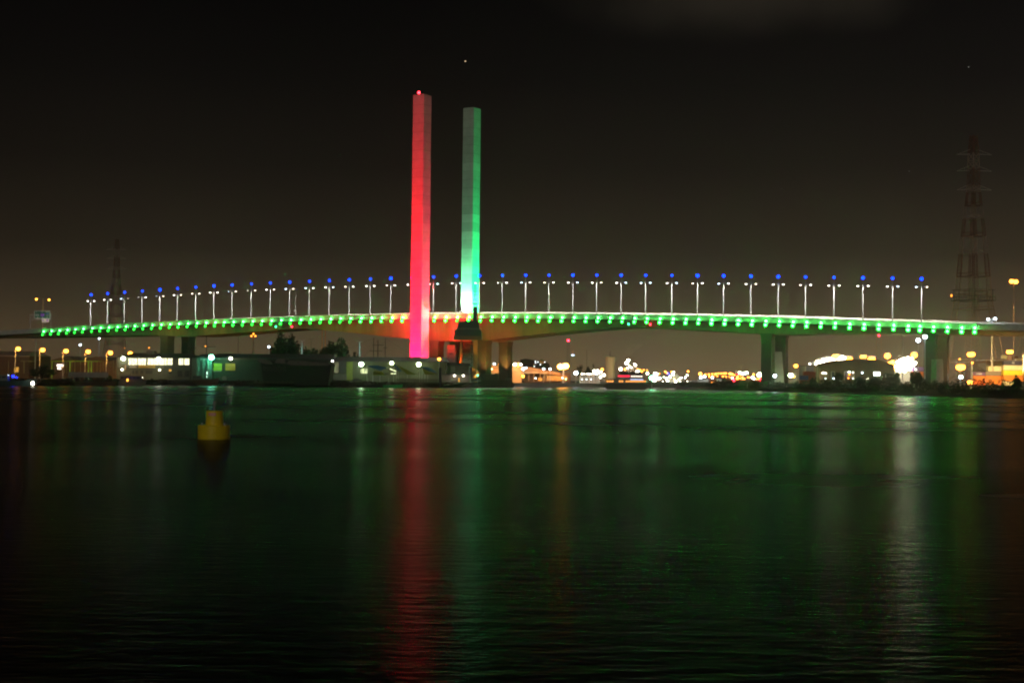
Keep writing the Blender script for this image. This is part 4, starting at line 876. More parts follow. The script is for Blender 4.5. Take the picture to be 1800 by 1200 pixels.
MB().prect(922, 655, 1003, 672, 820, 10).build('wall', mat('dark_brown_wall', (.16, .09, .05), .85), P2)  # wall in a plain dark brown
MB().prect(908, 653.7, 962, 656, 808, 10).build('beam', mat('tan_beam', (.62, .42, .22), .7), P2)
for x_ in (929, 938, 949, 957, 960.5): MB().prect(x_, 656, x_ + 1.1, 670, 808.5, .8).build('column', mat('tan_beam', (.62, .42, .22), .7), P2)
MB().prect(946, 664, 953, 669, 806, 3).build('hopper', mat('yellow_bin', (.8, .45, .1), .6), P2)
MB().prect(961, 660.5, 997, 669, 805, 6).build('silt_wall', mat('ochre_wall', (.45, .27, .08), .8), P2)
lamp_part(919, 661, 803, E_ob, .95, P2); 
for x_, y_, em_, r_ in ((917, 648, E_cb, .55), (921, 647.5, E_cb, .6), (925, 646.5, E_cw, .5), (920, 650, E_cw, .4), (941.5, 664.5, E_cw, .4)): lamp_part(x_, y_, 806, em_, r_, P2)
AB = thing('apartment_block', 'dark block with a few lit windows above the sloping conveyor', 'building', base(940, 950))
MB().prism([(914, 655), (914, 632), (924, 630), (945, 634), (952, 631), (966, 640), (966, 655)], 950, 20).build('wall', mat('dark_block', (.06, .045, .035), .9), AB)
for x_, y_ in ((941, 635), (941.3, 637.4), (945.5, 636), (950.7, 635.3), (950.6, 637.8), (954, 635.4), (954.3, 637.6), (957.5, 636.2), (938.3, 641), (939, 643.8), (949.8, 640.5)): MB().prect(x_ - .7, y_ - .8, x_ + .8, y_ + .8, 949.5, .2).build('window', emit('office_pane', (.85, .95, 1), 4) if int(x_) % 2 else MATS['warm_pane'], AB)
for x_, y_, lab in ((955.5, 648.3, 'left one of two blue white lamps above the conveyor roof'), (967, 648.5, 'right one of two blue white lamps above the conveyor roof')): lamp_post(x_, y_, 800, lab, E_cb, .6, pr=.07, group='pair of blue white lamps')
lamp_post(990.5, 644.5, 800, 'largest orange star bright lamp over the port between the towers and the ferry', emit('huge_sodium', (1, .36, .05), 40), 1.9, pr=.25, heads=[(-1.6, 0), (1.2, .4)])
lamp_post(1012.2, 655.5, 800, 'big cool white lamp right of the largest orange lamp', E_cb, 1.15, pr=.12)
lamp_post(994.6, 666, 780, 'tiny green lamp at the foot of the largest orange lamp', E_gn, .35, pr=.05)
lamp_post(988.5, 664, 780, 'tiny white lamp beside the tiny green lamp', E_cw, .4, pr=.05)
RT = thing('radio_mast', 'thin lattice mast with a red top light and a small lit panel', 'mast', base(998, 900)); mb = MB(); c0 = U(999, 600, 900)
for dx in (-.9, .9): mb.tube((c0.x + dx, 900, GZ), (c0.x + dx * .5, 900, c0.z), .14, n=4)
for i in range(14): z_ = GZ + (c0.z - GZ) * i / 14; mb.tube((c0.x - .8, 900, z_), (c0.x + .8, 900, z_ + 1.7), .08, n=4)
mb.build('lattice', mat('dark_steel', (.06, .055, .045), .6), RT); hb2 = MB().box(c0.x - .5, c0.x + .5, 899.5, 900.5, c0.z - .2, c0.z + .1).build('top_lamp', steel, RT); MB().ball((c0.x, 900, c0.z + .6), .75).build('lamp_lens', E_re, hb2, smooth=True)
MB().prect(1005, 616.5, 1008.5, 625, 899, .8).build('panel', mat('tan_beam', (.62, .42, .22), .7), RT); MB().prect(1004.5, 622.8, 1009.5, 625.3, 898.5, .3).build('panel_light', emit('panel_light', (.6, .75, 1), 3), RT)
MB().prect(1001, 621.5, 1005.2, 622.2, 899.3, .3).build('bracket', steel, RT)
lamp_post(1031.5, 616, 860, 'very thin unlit mast between the silo and the radio mast', None, .3, poleM=mat('dark_pole', (.06, .05, .045), .7), pr=.12)
SR = thing('silo_row', 'row of pale vertical silos with a line of small white lights along the top', 'silo', base(1038, 780))
for i in range(9):
    c = U(1020 + i * 4.1, 659, 780); MB().lathe((c.x, 782, GZ), [(.52, 0), (.52, c.z - GZ - .3), (.2, c.z - GZ)], 12).build('silo', mat('pale_silo', (.6, .52, .42), .7), SR)
MB().prect(1018, 657.6, 1055, 659, 781, 2.5).build('walkway', conc_dark, SR)
for i in range(8): lamp_part(1023.3 + i * 4.2, 657, 778, E_wh if i % 3 else emit('pinkish_light', (1, .78, .6), 45), .36, SR)
for x_ in (1023, 1031, 1039): lamp_part(x_, 666.5, 776, E_cw, .3, SR)
for px_, px2, y_, lab in ((1016, 1025, 640, 'rounded dark tree top above the left end of the silo row'), (1029, 1038, 644.5, 'small dark tree above the middle of the silo row'), (1037, 1047, 643.5, 'small dark tree left of the orange lights by the silo')): tree(px_, px2, y_, 860, lab, n=4, leafc=500, size=.8, m_=leafd)
for x_, y_, em_, r_, lab in ((1044.5, 652, E_wb, .85, 'white lamp above the right end of the silo row'), (1050.5, 651, E_wh, .7, 'warm white lamp between the white lamp and the orange cluster'), (1058.5, 649, E_ob, .85, 'strong orange lamp close left of the round silo'), (1055.5, 653.5, E_wb, .7, 'white lamp below the strong orange one by the round silo'),
                             (1061.5, 659, E_wb, .85, 'low white lamp at the foot of the round silo'), (1055, 662.5, E_wb, .75, 'lowest white lamp left of the round silo')): lamp_post(x_, y_, 800, lab, em_, r_, pr=.07)
SI = thing('silo', 'tall tan round storage tank with a small antenna on its roof', 'silo', base(1073, 830)); c = U(1073, 629, 830); r_ = 8.3 * 830 / F
MB().lathe((c.x, 833, GZ), [(r_, 0), (r_, c.z - GZ), (r_ * 1.05, c.z - GZ), (r_ * 1.05, c.z - GZ + .4), (r_ * .5, c.z - GZ + 1)], 28).build('shell', mat('tan_tank', (.42, .34, .2), .8, scale=.2, stretch=(1, 1, .05)), SI)
MB().tube((c.x, 833, c.z), (c.x, 833, c.z + 3), .35, .25, 6).tube((c.x, 833, c.z + 3), (c.x + .4, 833, c.z + 4.2), .15, n=5).build('antenna', conc_dark, SI)
spot('tank_lamp', (c.x + 9, 815, 8), (c.x + 2, 833, 16), 5000, (1, .85, .4), 70)
RF = thing('refinery', 'pale steel process tower studded with white lights above the ferry', 'refinery', base(1103, 850)); mb = MB()
for x_ in (1099, 1104, 1108, 1114, 1118): c = U(x_, 636 + (x_ % 5) * 2, 850); mb.tube((c.x, 850, GZ), (c.x, 850, c.z), .5, .45, 8)
mb.build('column', mat('pale_silo', (.6, .52, .42), .7), RF)
mb = MB()
for y_ in (638, 643, 648, 653): mb.tube(U(1098, y_, 849), U(1119, y_, 849), .15, n=4)
mb.build('platform', mat('dark_steel', (.06, .055, .045), .6), RF)
for x_, y_, em_, r_ in ((1104, 633, E_wb, .8), (1106.5, 632.5, E_wh, .4), (1101.2, 638, E_wb, .95), (1103.5, 636.5, E_wb, .5), (1106, 642.5, emit('yellowish_light', (1, .8, .3), 12), .5), (1115, 639, E_wh, .4), (1117, 641.5, E_wb, .7), (1103, 647, E_wh, .6), (1110, 646, E_wh, .5), (1098.5, 649, E_or, .7), (1091, 648.8, E_wb, .9), (1121, 648.5, E_or, .45), (1125, 650.5, E_ob, .7), (1128.3, 653, E_ob, .5), (1131.5, 650, E_or, .5), (1138.2, 656.2, E_wb, .7), (1137.5, 651, E_or, .45)): lamp_part(x_, y_, 846, em_, r_, RF)
# steam rising from the refinery
stm = bpy.data.materials.new('steam'); stm.use_nodes = True; tt = stm.node_tree; tt.nodes.clear(); o_ = N('ShaderNodeOutputMaterial', tt); v_ = N('ShaderNodeVolumePrincipled', tt); v_.inputs['Color'].default_value = (.95, .9, .8, 1)
g_ = N('ShaderNodeNewGeometry', tt); n_ = N('ShaderNodeTexNoise', tt); n_.inputs['Scale'].default_value = .22; n_.inputs['Detail'].default_value = 4; tt.links.new(g_.outputs['Position'], n_.inputs['Vector'])
r2 = N('ShaderNodeMapRange', tt); r2.inputs['From Min'].default_value = .42; r2.inputs['From Max'].default_value = .8; r2.inputs['To Max'].default_value = .035; tt.links.new(n_.outputs['Fac'], r2.inputs['Value']); tt.links.new(r2.outputs[0], v_.inputs['Density']); tt.links.new(v_.outputs[0], o_.inputs['Volume'])
mb = MB(); pv = None; ring_ = []
for i in range(7):
    c = U(1096 + i * 2.3 + i * i * .15, 636 - i * 5.2, 870); r_ = 1.2 + i * .75
    ring_.append([(c.x + r_ * math.cos(a * math.pi / 5), 870 + r_ * math.sin(a * math.pi / 5), c.z) for a in range(10)])
vs = [v for r_ in ring_ for v in r_]; fs = [(i * 10 + j, i * 10 + (j + 1) % 10, (i + 1) * 10 + (j + 1) % 10, (i + 1) * 10 + j) for i in range(6) for j in range(10)] + [tuple(range(9, -1, -1)), tuple(range(60, 70))]
tag(mb.add(vs, fs).build('steam', stm), 'faint plume of steam drifting up to the right from the process tower', 'steam', kind='stuff')
# --- the ferry
YF = 640
FY = thing('ferry', 'dark river ferry with orange lit deck windows and a red band on its cabin', 'ferry', (U(1100, 680, YF).x, YF + 4, 0))
MB().prism([(1062, 675.5), (1068, 684.5), (1134, 684.5), (1142, 675.5), (1128, 673.5), (1072, 673.5)], YF, 8).build('hull', mat('ferry_hull', (.05, .035, .03), .5), FY)
lc = MB().prism([(1064, 674), (1068, 665.5), (1134, 665.5), (1137, 674)], YF + .6, 6.8).build('lower_cabin', mat('ferry_cabin', (.30, .27, .24), .5), FY)
ucb = MB().prism([(1082, 665.5), (1086, 658.5), (1130, 658.5), (1133, 665.5)], YF + 1, 6).build('upper_cabin', mat('ferry_cabin', (.30, .27, .24), .5), FY)
MB().prism([(1088, 658.5), (1092, 653.5), (1124, 653.5), (1130, 658.5)], YF + 1.6, 5).build('roof', mat('dark_canopy', (.04, .04, .038), .6), FY)
opn = emit('ferry_orange_pane', (1, .33, .06), 2.2)
for k_ in range(7):
    MB().prect(1066.5 + k_ * 4.3, 668.5, 1069.6 + k_ * 4.3, 671.2, YF + .5, .08).build('window', opn, lc) if k_ not in (3, 4) else None
for k_ in range(9): MB().prect(1100 + k_ * 4.0, 668.8, 1103 + k_ * 4.0, 671.2, YF + .5, .08).build('window', opn, lc)
MB().prect(1086.5, 659.6, 1107, 662, YF + .88, .1).build('band', emit('ferry_red_streak', (1, .01, .06), 2.2), ucb)  # band set glowing in place of a red light streak
for k_ in range(5): MB().prect(1109 + k_ * 4.2, 660.3, 1112.4 + k_ * 4.2, 662.3, YF + .88, .1).build('window', emit('ferry_white_pane', (1, .8, .65), 2.2) if 'ferry_white_pane' not in MATS else MATS['ferry_white_pane'], ucb)
MB().prect(1108, 665.9, 1131, 668, YF + .48, .1).build('window', emit('ferry_blue_pane', (.5, .6, 1), 1.2), lc)
mb = MB(); mb.tube(U(1107, 654, YF + 4), U(1107, 645, YF + 4), .12, .07, 6); mb.tube(U(1092, 654, YF + 4), U(1092, 646.5, YF + 4), .1, .06, 6); mb.build('mast', white, FY)
for x_, y_, em_, r_ in ((1107, 645, E_wh, .32), (1092, 646.5, E_wh, .32), (1120.5, 654.3, E_wb, .95)):
    c = U(x_, y_, YF + 3); h_ = MB().box(c.x - .2, c.x + .2, YF + 3, YF + 3.4, c.z + .25 * r_, c.z + r_).build('lamp', steel, FY); MB().ball(c, r_).build('lamp_lens', em_, h_, smooth=True)
lamp_post(1146, 664, 660, 'brilliant green white light just right of the ferry bow', emit('brilliant_green', (.18, 1, .42), 45), 1.25, z0=0, pr=.12, cat='signal lamp', name='signal_lamp')
# --- terminal with many small lamps
TT = thing('tank_terminal', 'pale tents and pipework of the terminal scattered with small lights, right of the green light', 'terminal', base(1185, 830))
MB().prism([(1178, 672), (1200, 672), (1200, 665), (1189, 657), (1178, 665)], 835, 10).build('tent', mat('pale_tent', (.55, .55, .42), .7), TT)
MB().prism([(1215, 672), (1228, 672), (1227, 669), (1221, 668), (1216, 669.5)], 820, 8).build('tent', mat('blue_grey_tent', (.3, .36, .42), .7), TT)
for x_ in (1156, 1163, 1170.5, 1176, 1184, 1193, 1204, 1208.5): MB().prect(x_, 655 + (x_ * 3 % 7), x_ + .5, 672, 836, .4).build('post', mat('dark_steel', (.06, .055, .045), .6), TT)
MB().prect(1152, 663, 1210, 663.6, 836.45, .3).build('pipe_rack', mat('dark_steel', (.06, .055, .045), .6), TT)
for x_, y_, em_, r_ in ((1152, 657, E_wb, 1.1), (1155.5, 657, E_wh, .6), (1158.8, 656.5, E_or, .5), (1150.5, 668, E_wb, 1.1), (1155.5, 663.5, E_wh, .8), (1160, 664.5, E_wh, .8), (1158, 667, E_wh, .5), (1167, 662.6, E_wh, .45), (1169.3, 653.2, E_ob, .55), (1172, 655.5, E_or, .5), (1174.7, 656.3, emit('deep_blue_light2', (.01, .04, 1), 20), .4), (1177.2, 662.3, E_wb, .75), (1171.2, 665.3, E_wb, .55), (1173.6, 669, E_wb, .65),
                        (1180.5, 653.3, E_or, .6), (1184.4, 653.8, E_wh, .6), (1183, 658.5, E_wb, .55), (1181.8, 656.3, E_wh, .45), (1185.5, 666.3, emit('yellowish_light', (1, .8, .3), 12), .45), (1193.2, 666.4, E_wh, .5), (1197.2, 663.8, E_wb, .5), (1204.6, 663.2, E_cb, .5), (1207.7, 659.3, emit('lime_light', (.7, 1, .5), 50), .4), (1209.5, 652.5, E_ob, .6), (1187.8, 670.5, E_wh, .8), (1195.8, 670.3, E_wh, .4), (1208.2, 670, E_wh, .4), (1165, 670, E_wh, .35)): lamp_part(x_, y_, 828, em_, r_, TT)
CS = thing('cargo_ship', 'long cargo ship outlined by a shallow arch of orange deck lights', 'ship', base(1260, 850, 0))
MB().prism([(1229, 672), (1232, 665), (1250, 662), (1275, 661), (1290, 663), (1291, 672)], 853, 14).build('hull', mat('ship_hull', (.10, .06, .045), .7), CS)
mb = MB(); ar = [(1231, 657), (1240, 658), (1246, 657.8), (1252, 657.2), (1258, 657), (1263, 656.3), (1268, 656.3), (1273, 656), (1276, 656), (1282.5, 656.6), (1287, 657.6)]
for (x0, y0), (x1, y1) in zip(ar, ar[1:]): mb.tube(U(x0, y0, 853), U(x1, y1, 853), .14, n=4)
for x0, y0 in ar: mb.tube(U(x0, y0, 853), U(x0, 664, 853), .1, n=4)
mb.build('derrick_rail', rust, CS)
for i, (x0, y0) in enumerate(ar): lamp_part(x0, y0, 850, E_ob if i in (0, 4, 9, 10) else E_or, 1.1 if i == 0 else .62, CS)
lamp_part(1284.8, 657, 850, E_ob, .8, CS)
for x_, y_, em_, r_ in ((1232, 663.3, E_cb, .75), (1238.5, 661.8, E_cb, .7), (1247, 661.8, E_or, .6), (1252.2, 663.4, E_cb, .6), (1255.5, 660.5, E_or2, .5), (1260.8, 661, E_or, .45), (1270.8, 661.5, E_or, .55), (1274.5, 660.2, E_or2, .4), (1276.5, 662, E_or, .4), (1282, 662.3, E_or, .4)): lamp_part(x_, y_, 847, em_, r_, CS)
for x0, x1, y0, lab in ((1227, 1245, 665.5, 'long low white site hut below the arch of orange lights'), (1262, 1268.5, 665.5, 'small white site hut right of the tractor bed')):
    t_ = thing('site_hut', lab, 'hut', base((x0 + x1) / 2, 800), 'white site huts on the quay'); MB().prect(x0, y0, x1, 672, 800, 4).build('wall', mat('hut_wall', (.6, .62, .58), .7), t_); MB().prect(x0 - .4, y0 - .6, x1 + .4, y0 + .1, 799.5, 5).build('roof', conc_dark, t_)
    MB().prect(x0 + 1.5, y0 + 1.5, x0 + 3, y0 + 3.5, 799.9, .2).build('window', wdk, t_)
    spot('hut_lamp', U((x0 + x1) / 2, y0 - 2, 790), U((x0 + x1) / 2, 670, 800), 700, (.9, .95, 1), 120)
lamp_post(1255, 672, 770, 'low glowing orange strip lamp beside the dark tractor', E_or, .45, heads=[(-1.4, 0), (-.5, 0), (.5, 0), (1.4, 0)], pr=.08)
DT = thing('tractor', 'dark tractor parked at the water edge below the arch of orange lights', 'tractor', base(1273, 760)); c = U(1273, 676, 760)
MB().box(c.x - 1.7, c.x + 1.4, 759, 761, GZ + .7, GZ + 2.0).build('body', black, DT); MB().box(c.x - 1.4, c.x + .6, 759.2, 760.8, GZ + 2.0, GZ + 3.7).build('cab', black, DT)
for dx, r_ in ((-1.1, .95), (1.2, .7)): MB().tube((c.x + dx, 758.6, GZ + r_), (c.x + dx, 759, GZ + r_), r_, n=16).build('wheel', black, DT)
RC = thing('chimney', 'short red and white banded chimney left of the green topped light', 'chimney', base(1294.5, 845)); c = U(1294.5, 651, 845)
for i in range(5): MB().tube((c.x, 845, GZ + (c.z - GZ) * i / 5), (c.x, 845, GZ + (c.z - GZ) * (i + 1) / 5), .75, .7, 12).build('band', mat('chimney_red', (.5, .04, .02), .7) if i % 2 else white, RC)
GT = lamp_post(1306.5, 655, 830, 'wide greenish white floodlight cluster beside the forked mast', E_gw, .9, heads=[(-2, 0), (-.7, -.3), (.7, -.3), (2, 0)], pr=.15)
fm_ = thing('mast', 'tan forked mast rising behind the greenish white floodlight cluster', 'mast', base(1303, 840)); c = U(1303, 643, 840)
MB().tube((c.x, 840, GZ), (c.x, 840, c.z - 1), .35, .25, 6).build('pole', mat('tan_mast', (.5, .4, .3), .6), fm_); MB().tube((c.x, 840, c.z - 1), (c.x - .9, 840, c.z + .6), .14, n=5).tube((c.x, 840, c.z - 1), (c.x + .9, 840, c.z + .6), .14, n=5).build('fork', mat('tan_mast', (.5, .4, .3), .6), fm_)
RC2 = thing('cargo_terminal', 'low dark terminal building dotted with warm lights left of the big pier', 'terminal', base(1315, 842))
MB().prect(1287, 662, 1338, 674, 842, 12).build('wall', mat('terminal_wall', (.12, .08, .05), .85), RC2)
MB().prect(1286, 661.2, 1339, 662.2, 841.3, 13.5).build('roof', roofd, RC2)
for x_, y_, em_, r_ in ((1291, 659, E_or, .5), (1290, 668, E_re, .8), (1296.5, 662, E_ob, .6), (1296, 665, E_ob, .8), (1287, 664, E_wh, .7), (1301, 660, E_or, .4), (1301, 665, E_or, .45), (1305, 662.5, E_or, .45), (1305.5, 665.6, E_or, .45), (1308.5, 665.6, E_or, .5), (1314.8, 662.8, E_or, .55), (1318, 663, E_or, .45), (1324.7, 658, E_ob, .6), (1322.8, 663.3, E_cb, .8), (1325.5, 665.6, E_wh, .7), (1329.5, 666, E_or, .5), (1333, 666, E_or, .5), (1337, 667.3, E_re, .85), (1297, 658.5, E_re, .4)): lamp_part(x_, y_, 838, em_, r_, RC2)
for x_, y_, em_, r_, Y_, lab in ((1335.5, 658.5, E_gw, 1.25, 640, 'big greenish white lamp against the left edge of the big river pier'), (1362, 660.5, E_cb, .75, 606, 'cool white lamp in front of the big river pier'), (1390, 659.5, E_gw, 1.15, 640, 'big greenish white lamp against the right edge of the big river pier'),
                                 (1399, 643, E_ob, 1.0, 640, 'orange lamp on a pole just right of the big river pier'), (1395.5, 662, E_ob, .5, 642, 'little orange lamp below the greenish lamp right of the big pier')): lamp_post(x_, y_, Y_, lab, em_, r_, pr=.1)

# ================================================================== RIGHT BANK
def container(x0, y0, x1, y1, Y, col, label, group='stacked shipping containers on the right bank', txt=None):
    X0, X1, z0, z1 = rect(x0, y0, x1, y1, Y); t_ = thing('shipping_container', label, 'container', ((X0 + X1) / 2, Y + 1.2, z0), group)
    mb = MB(); n_ = max(6, int((X1 - X0) / .35)); wv = (X1 - X0 - .3) / n_
    mb.box(X0 + .1, X1 - .1, Y + .1, Y + 2.4, z0 + .08, z1 - .08)
    for i in range(n_): xa = X0 + .15 + wv * i; mb.box(xa, xa + wv * .55, Y + .04, Y + .1, z0 + .2, z1 - .2)
    mb.build('body', mat('container_%s' % '_'.join('%02d' % int(v * 100) for v in col), col, .6, 0, .15, 1.2), t_)
    mb = MB()
    for xa in (X0, X1 - .18): mb.box(xa, xa + .18, Y, Y + .12, z0, z1); mb.box(xa, xa + .18, Y + 2.36, Y + 2.48, z0, z1); mb.box(xa + .01, xa + .17, Y + .12, Y + 2.36, z1 - .13, z1 - .01)
    mb.box(X0 + .18, X1 - .18, Y, Y + .1, z1 - .14, z1); mb.box(X0 + .18, X1 - .18, Y, Y + .1, z0, z0 + .14); mb.build('frame', mat('frame_%s' % '_'.join('%02d' % int(v * 100) for v in col), tuple(v * .8 for v in col), .6), t_)
    if txt: text_mesh(txt, (z1 - z0) * .62, ((X0 + X1) / 2 if txt != '40' else X0 + (X1 - X0) * .32, Y - .02, (z0 + z1) / 2), mat('white_letters', (.85, .9, .88), .5, 0, .05), t_)
    return t_
red_, blu, ora, yel, cre, nav, gry, pur, tan_ = (.42, .09, .04), (.06, .12, .30), (.72, .22, .03), (.85, .60, .03), (.75, .68, .48), (.04, .04, .09), (.22, .19, .17), (.16, .09, .26), (.5, .36, .22)
Ys = 610
container(1406, 660, 1421, 667.5, Ys, blu, 'blue container at the left of the stack beside the orange lamp')
container(1421.5, 660, 1434, 667.5, Ys, red_, 'red brown container right beside the blue one')
container(1406, 667.8, 1421, 675, Ys, red_, 'red brown container under the blue one'); container(1421.5, 667.8, 1434, 675, Ys, (.38, .10, .05), 'brown red container at the bottom right of the short stack')
container(1413, 652.5, 1434, 659.7, Ys, (.46, .10, .04), 'red container on top of the short stack')
GB = thing('office_block', 'pale grey office block with a lit roof terrace above the red containers', 'building', base(1425, 640)); MB().prect(1417, 643, 1436, 672, 640, 14).build('wall', mat('pale_block', (.30, .29, .26), .8), GB)
mb = MB().prect(1416.5, 642.3, 1436, 643.2, 639.5, 15); mb.build('roof', conc_dark, GB)
MB().prect(1431, 638, 1437, 641.5, 638.8, 3).build('roof_box', white, GB)
for x_, y_ in ((1423.5, 639.3), (1434, 640)): lamp_part(x_, y_, 638, E_wh, .5, GB)
WHs = thing('warehouse', 'large brown warehouse with tall white framed windows on the right bank', 'warehouse', base(1500, 630))
MB().prism([(1437, 674), (1437, 642), (1455, 641.5), (1485, 634), (1500, 631), (1545, 632), (1572, 641), (1572, 674)], 632, 40).build('wall', mat('ochre_brown_wall', (.16, .11, .045), .85, scale=.4), WHs)
MB().prect(1434.5, 643, 1438.5, 673, 628, 3).build('column', mat('pale_brown_column', (.5, .34, .22), .7), WHs)
MB().prect(1440.5, 646, 1441.4, 671, 631.6, .3).build('downpipe', tanw, WHs)
wfr = mat('white_frames', (.62, .55, .4), .6)
for x0, x1 in ((1461, 1467.5), (1484, 1490), (1492, 1496), (1499, 1502), (1535.5, 1541), (1542.5, 1547.5)):
    f_ = MB().prect(x0, 652.5, x0 + .8, 668, 631.6, .35).prect(x1 - .8, 652.5, x1, 668, 631.6, .35).prect(x0 + .8, 652.5, x1 - .8, 653.3, 631.6, .35).build('window', wfr, WHs)
    MB().prect(x0 + .8, 653.3, x1 - .8, 668, 631.75, .2).build('pane', mat('grey_glass', (.06, .06, .055), .3), f_)
MB().prect(1536, 653.8, 1541, 660, 631.5, .1).build('lit_pane', emit('white_blue_pane', (.9, 1, .9), 7), WHs); MB().prect(1542, 653.8, 1547, 660, 631.5, .1).build('lit_pane', MATS['white_blue_pane'], WHs)
for x_, y_, em_, r_ in ((1447, 655.5, E_wb, .45), (1451.5, 655.8, E_wh, .4), (1451, 665, E_cw, .25), (1465.5, 665, E_cw, .35), (1492.8, 653.8, E_cb, .35), (1493, 658, E_or, .35), (1491.5, 664.5, E_or, .3), (1499.5, 654.5, E_wh, .3), (1499.5, 665, E_wh, .3), (1515.5, 655, E_cw, .4), (1556, 658, E_wh, .3)): lamp_part(x_, y_, 630, em_, r_, WHs)
for x_, y_ in ((1526, 665), (1520, 668), (1523, 666)): lamp_part(x_, y_, 628, E_wh, .16, WHs)
# floodlit white superstructure above the warehouse roof
FS = thing('ship_superstructure', 'dazzling floodlit white ship superstructure above the warehouse roof', 'ship', base(1462, 690, 0))
MB().prism([(1437, 660), (1437, 637), (1444, 631.5), (1456, 629.5), (1470, 626), (1474, 628), (1474, 634), (1484, 635), (1482, 660)], 690, 14).build('hull', white, FS)
mb = MB()
for x0, y0, x1, y1 in ((1443, 629, 1468, 631.5), (1450, 627.5, 1462, 629.2), (1474, 633, 1484, 635.5)): mb.prect(x0, y0, x1, y1, 688, 10)
mb.build('deckhouse', white, FS)
for i in range(9): lamp_part(1439 + i * 5.2, 636 - i * .9 + (i % 2) * 2.5, 684, E_wb if i % 3 else emit('warm_flood', (1, .8, .42), 9), 1.15, FS, sx_=1.6)
spot('deck_floodlight', U(1460, 640, 665), U(1460, 633, 690), 6000, (1, .9, .55), 100)
for x_, y_, em_, r_, lab in ((1469, 627, E_ye, 1.3, 'yellow lamp at the top of the dazzling ship superstructure'), (1493, 631.5, E_ob, 1.7, 'large yellow orange lamp left over the middle of the warehouse roof'), (1517.5, 627, E_ob, .95, 'wide orange lamp above the middle of the warehouse roof'),
                              (1532, 632.5, E_ob, 2.0, 'large yellow lamp over the right half of the warehouse roof'), (1524, 634.5, E_ye, .8, 'small yellow lamp low left of the large yellow one'), (1560, 625.5, E_ob, 1.6, 'yellow orange lamp high above the right end of the warehouse'), (1607, 624, E_ob, 1.6, 'wide yellow lamp left of the rightmost pier')):
    lamp_post(x_, y_, 668, lab, em_, r_, pr=.12, heads=[(-.6, 0), (.6, .1)] if r_ < 1.6 else None)
BW = thing('floodlit_shed', 'blazing white corrugated shed wall overexposed by floodlights', 'shed', base(1590, 660))
MB().prect(1572, 652, 1600, 673, 655, 20).build('wall', mat('white_corrugated', (.8, .78, .7), .6, 0, .1, 3, (8, 1, 1)), BW); MB().prism([(1570, 652.5), (1603, 652.5), (1598, 647), (1576, 647)], 654, 22).build('roof', white, BW)
mb = MB()
for i in range(9): mb.prect(1572.3 + i * 3, 652.6, 1572.9 + i * 3, 673, 654.8, .2)
mb.build('rib', white, BW)
wf = emit('dazzling_glare_flood', (1, .90, .62), 36)
for x_, y_, r_ in ((1541, 640.5, .9), (1549, 638.5, .8), (1554, 638.5, .9), (1564, 638.5, .9), (1569, 636.5, 1.0), (1575, 640, 1.2), (1546, 640, 1.0), (1551, 641, 1.2), (1557, 640.5, 1.2), (1567, 641, 1.2), (1572, 640.5, 1.0), (1577, 643, 1.3), (1581, 639.5, 1.4), (1587, 637.5, 1.5), (1593, 641, 1.6), (1598, 636.5, 1.4), (1602, 631, .9), (1591, 646, 1.5), (1584, 646, 1.4), (1600, 642.5, 1.3),
                   (1583, 634.5, 1.0), (1588, 631.5, .9), (1596, 629.5, .8), (1609, 638, .7), (1580, 650, 1.2), (1589, 651, 1.2), (1578, 636.5, .8), (1593, 633.5, 1.0), (1604, 637, .8), (1574, 647.5, .9), (1598, 647.5, 1.0), (1605, 642, .7), (1588, 641.8, 1.4)):
    lamp_part(x_, y_, 640, wf if x_ > 1575 else E_ye, r_, BW)  # lamps multiplied to imitate the irregular glare around the floodlights
spot('shed_floodlight', U(1588, 645, 636), U(1588, 662, 655), 9000, (1, .95, .75), 130)
container(1605, 653, 1625, 662, 640, ora, 'orange container half hidden behind the bush left of the rightmost pier'); container(1605, 645, 1625, 652.7, 640, pur, 'violet container on top of the orange one left of the rightmost pier')
container(1605, 662.3, 1625, 670.5, 640, ora, 'lowest orange container behind the bush left of the rightmost pier')
lamp_part(1609.5, 649.5, 638, E_wh, .5, BW); 
for x_, y_, lab in ((1614, 598, 'cool white lamp high on a pole left of the rightmost pier'), (1626, 592, 'cool white lamp high on a pole, right one of the pair')): lamp_post(x_, y_, 560, lab, E_cb, .85, pr=.14, poleM=white, group='pair of high cool white lamps')
t_ = thing('street_lamp', 'tall slender white pole passing behind the green lights left of the pair of cool lamps', 'pole', base(1587, 620)); c = U(1587, 578, 620)
MB().tube((c.x, 620, GZ), (c.x, 620, c.z), .3, .2, 8).build('pole', white, t_); MB().tube((c.x, 620, c.z - 4.5), (c.x, 620, c.z - 4), .36, .36, 8).build('collar', white, t_)
RM = thing('mast', 'pair of faint tan masts with a red light below the green bridge lamps', 'mast', base(1545, 760)); mb = MB()
for x_ in (1540.5, 1549): c = U(x_, 592, 760); mb.tube((c.x, 760, GZ), (c.x, 760, c.z), .25, n=5)
mb.tube(U(1540.5, 600, 760), U(1549, 600, 760), .15, n=4); mb.build('pole', mat('tan_mast', (.5, .4, .3), .6), RM)
c = U(1545, 589, 760); h_ = MB().tube((c.x, 760, U(1545, 600, 760).z), (c.x, 760, c.z - .5), .1, n=4).build('lamp_stand', steel, RM); MB().ball(c, .55).build('lamp_lens', E_re, h_)
tree(1466, 1482, 654, 600, 'rounded dark tree in front of the tall white window frames', n=5, leafc=1500, size=.45, m_=leafd)
tree(1555, 1584, 654, 590, 'dark bushy tree left of the blazing white shed wall', n=6, leafc=2400, size=.5, m_=leafd); tree(1500, 1522, 661, 585, 'low dark bush right of the white window frames', n=5, leafc=1200, size=.45, m_=leafd, name='bush')
tree(1525, 1558, 662, 580, 'wide dark bush below the two lit white panes', n=6, leafc=1700, size=.45, m_=leafd, name='bush')
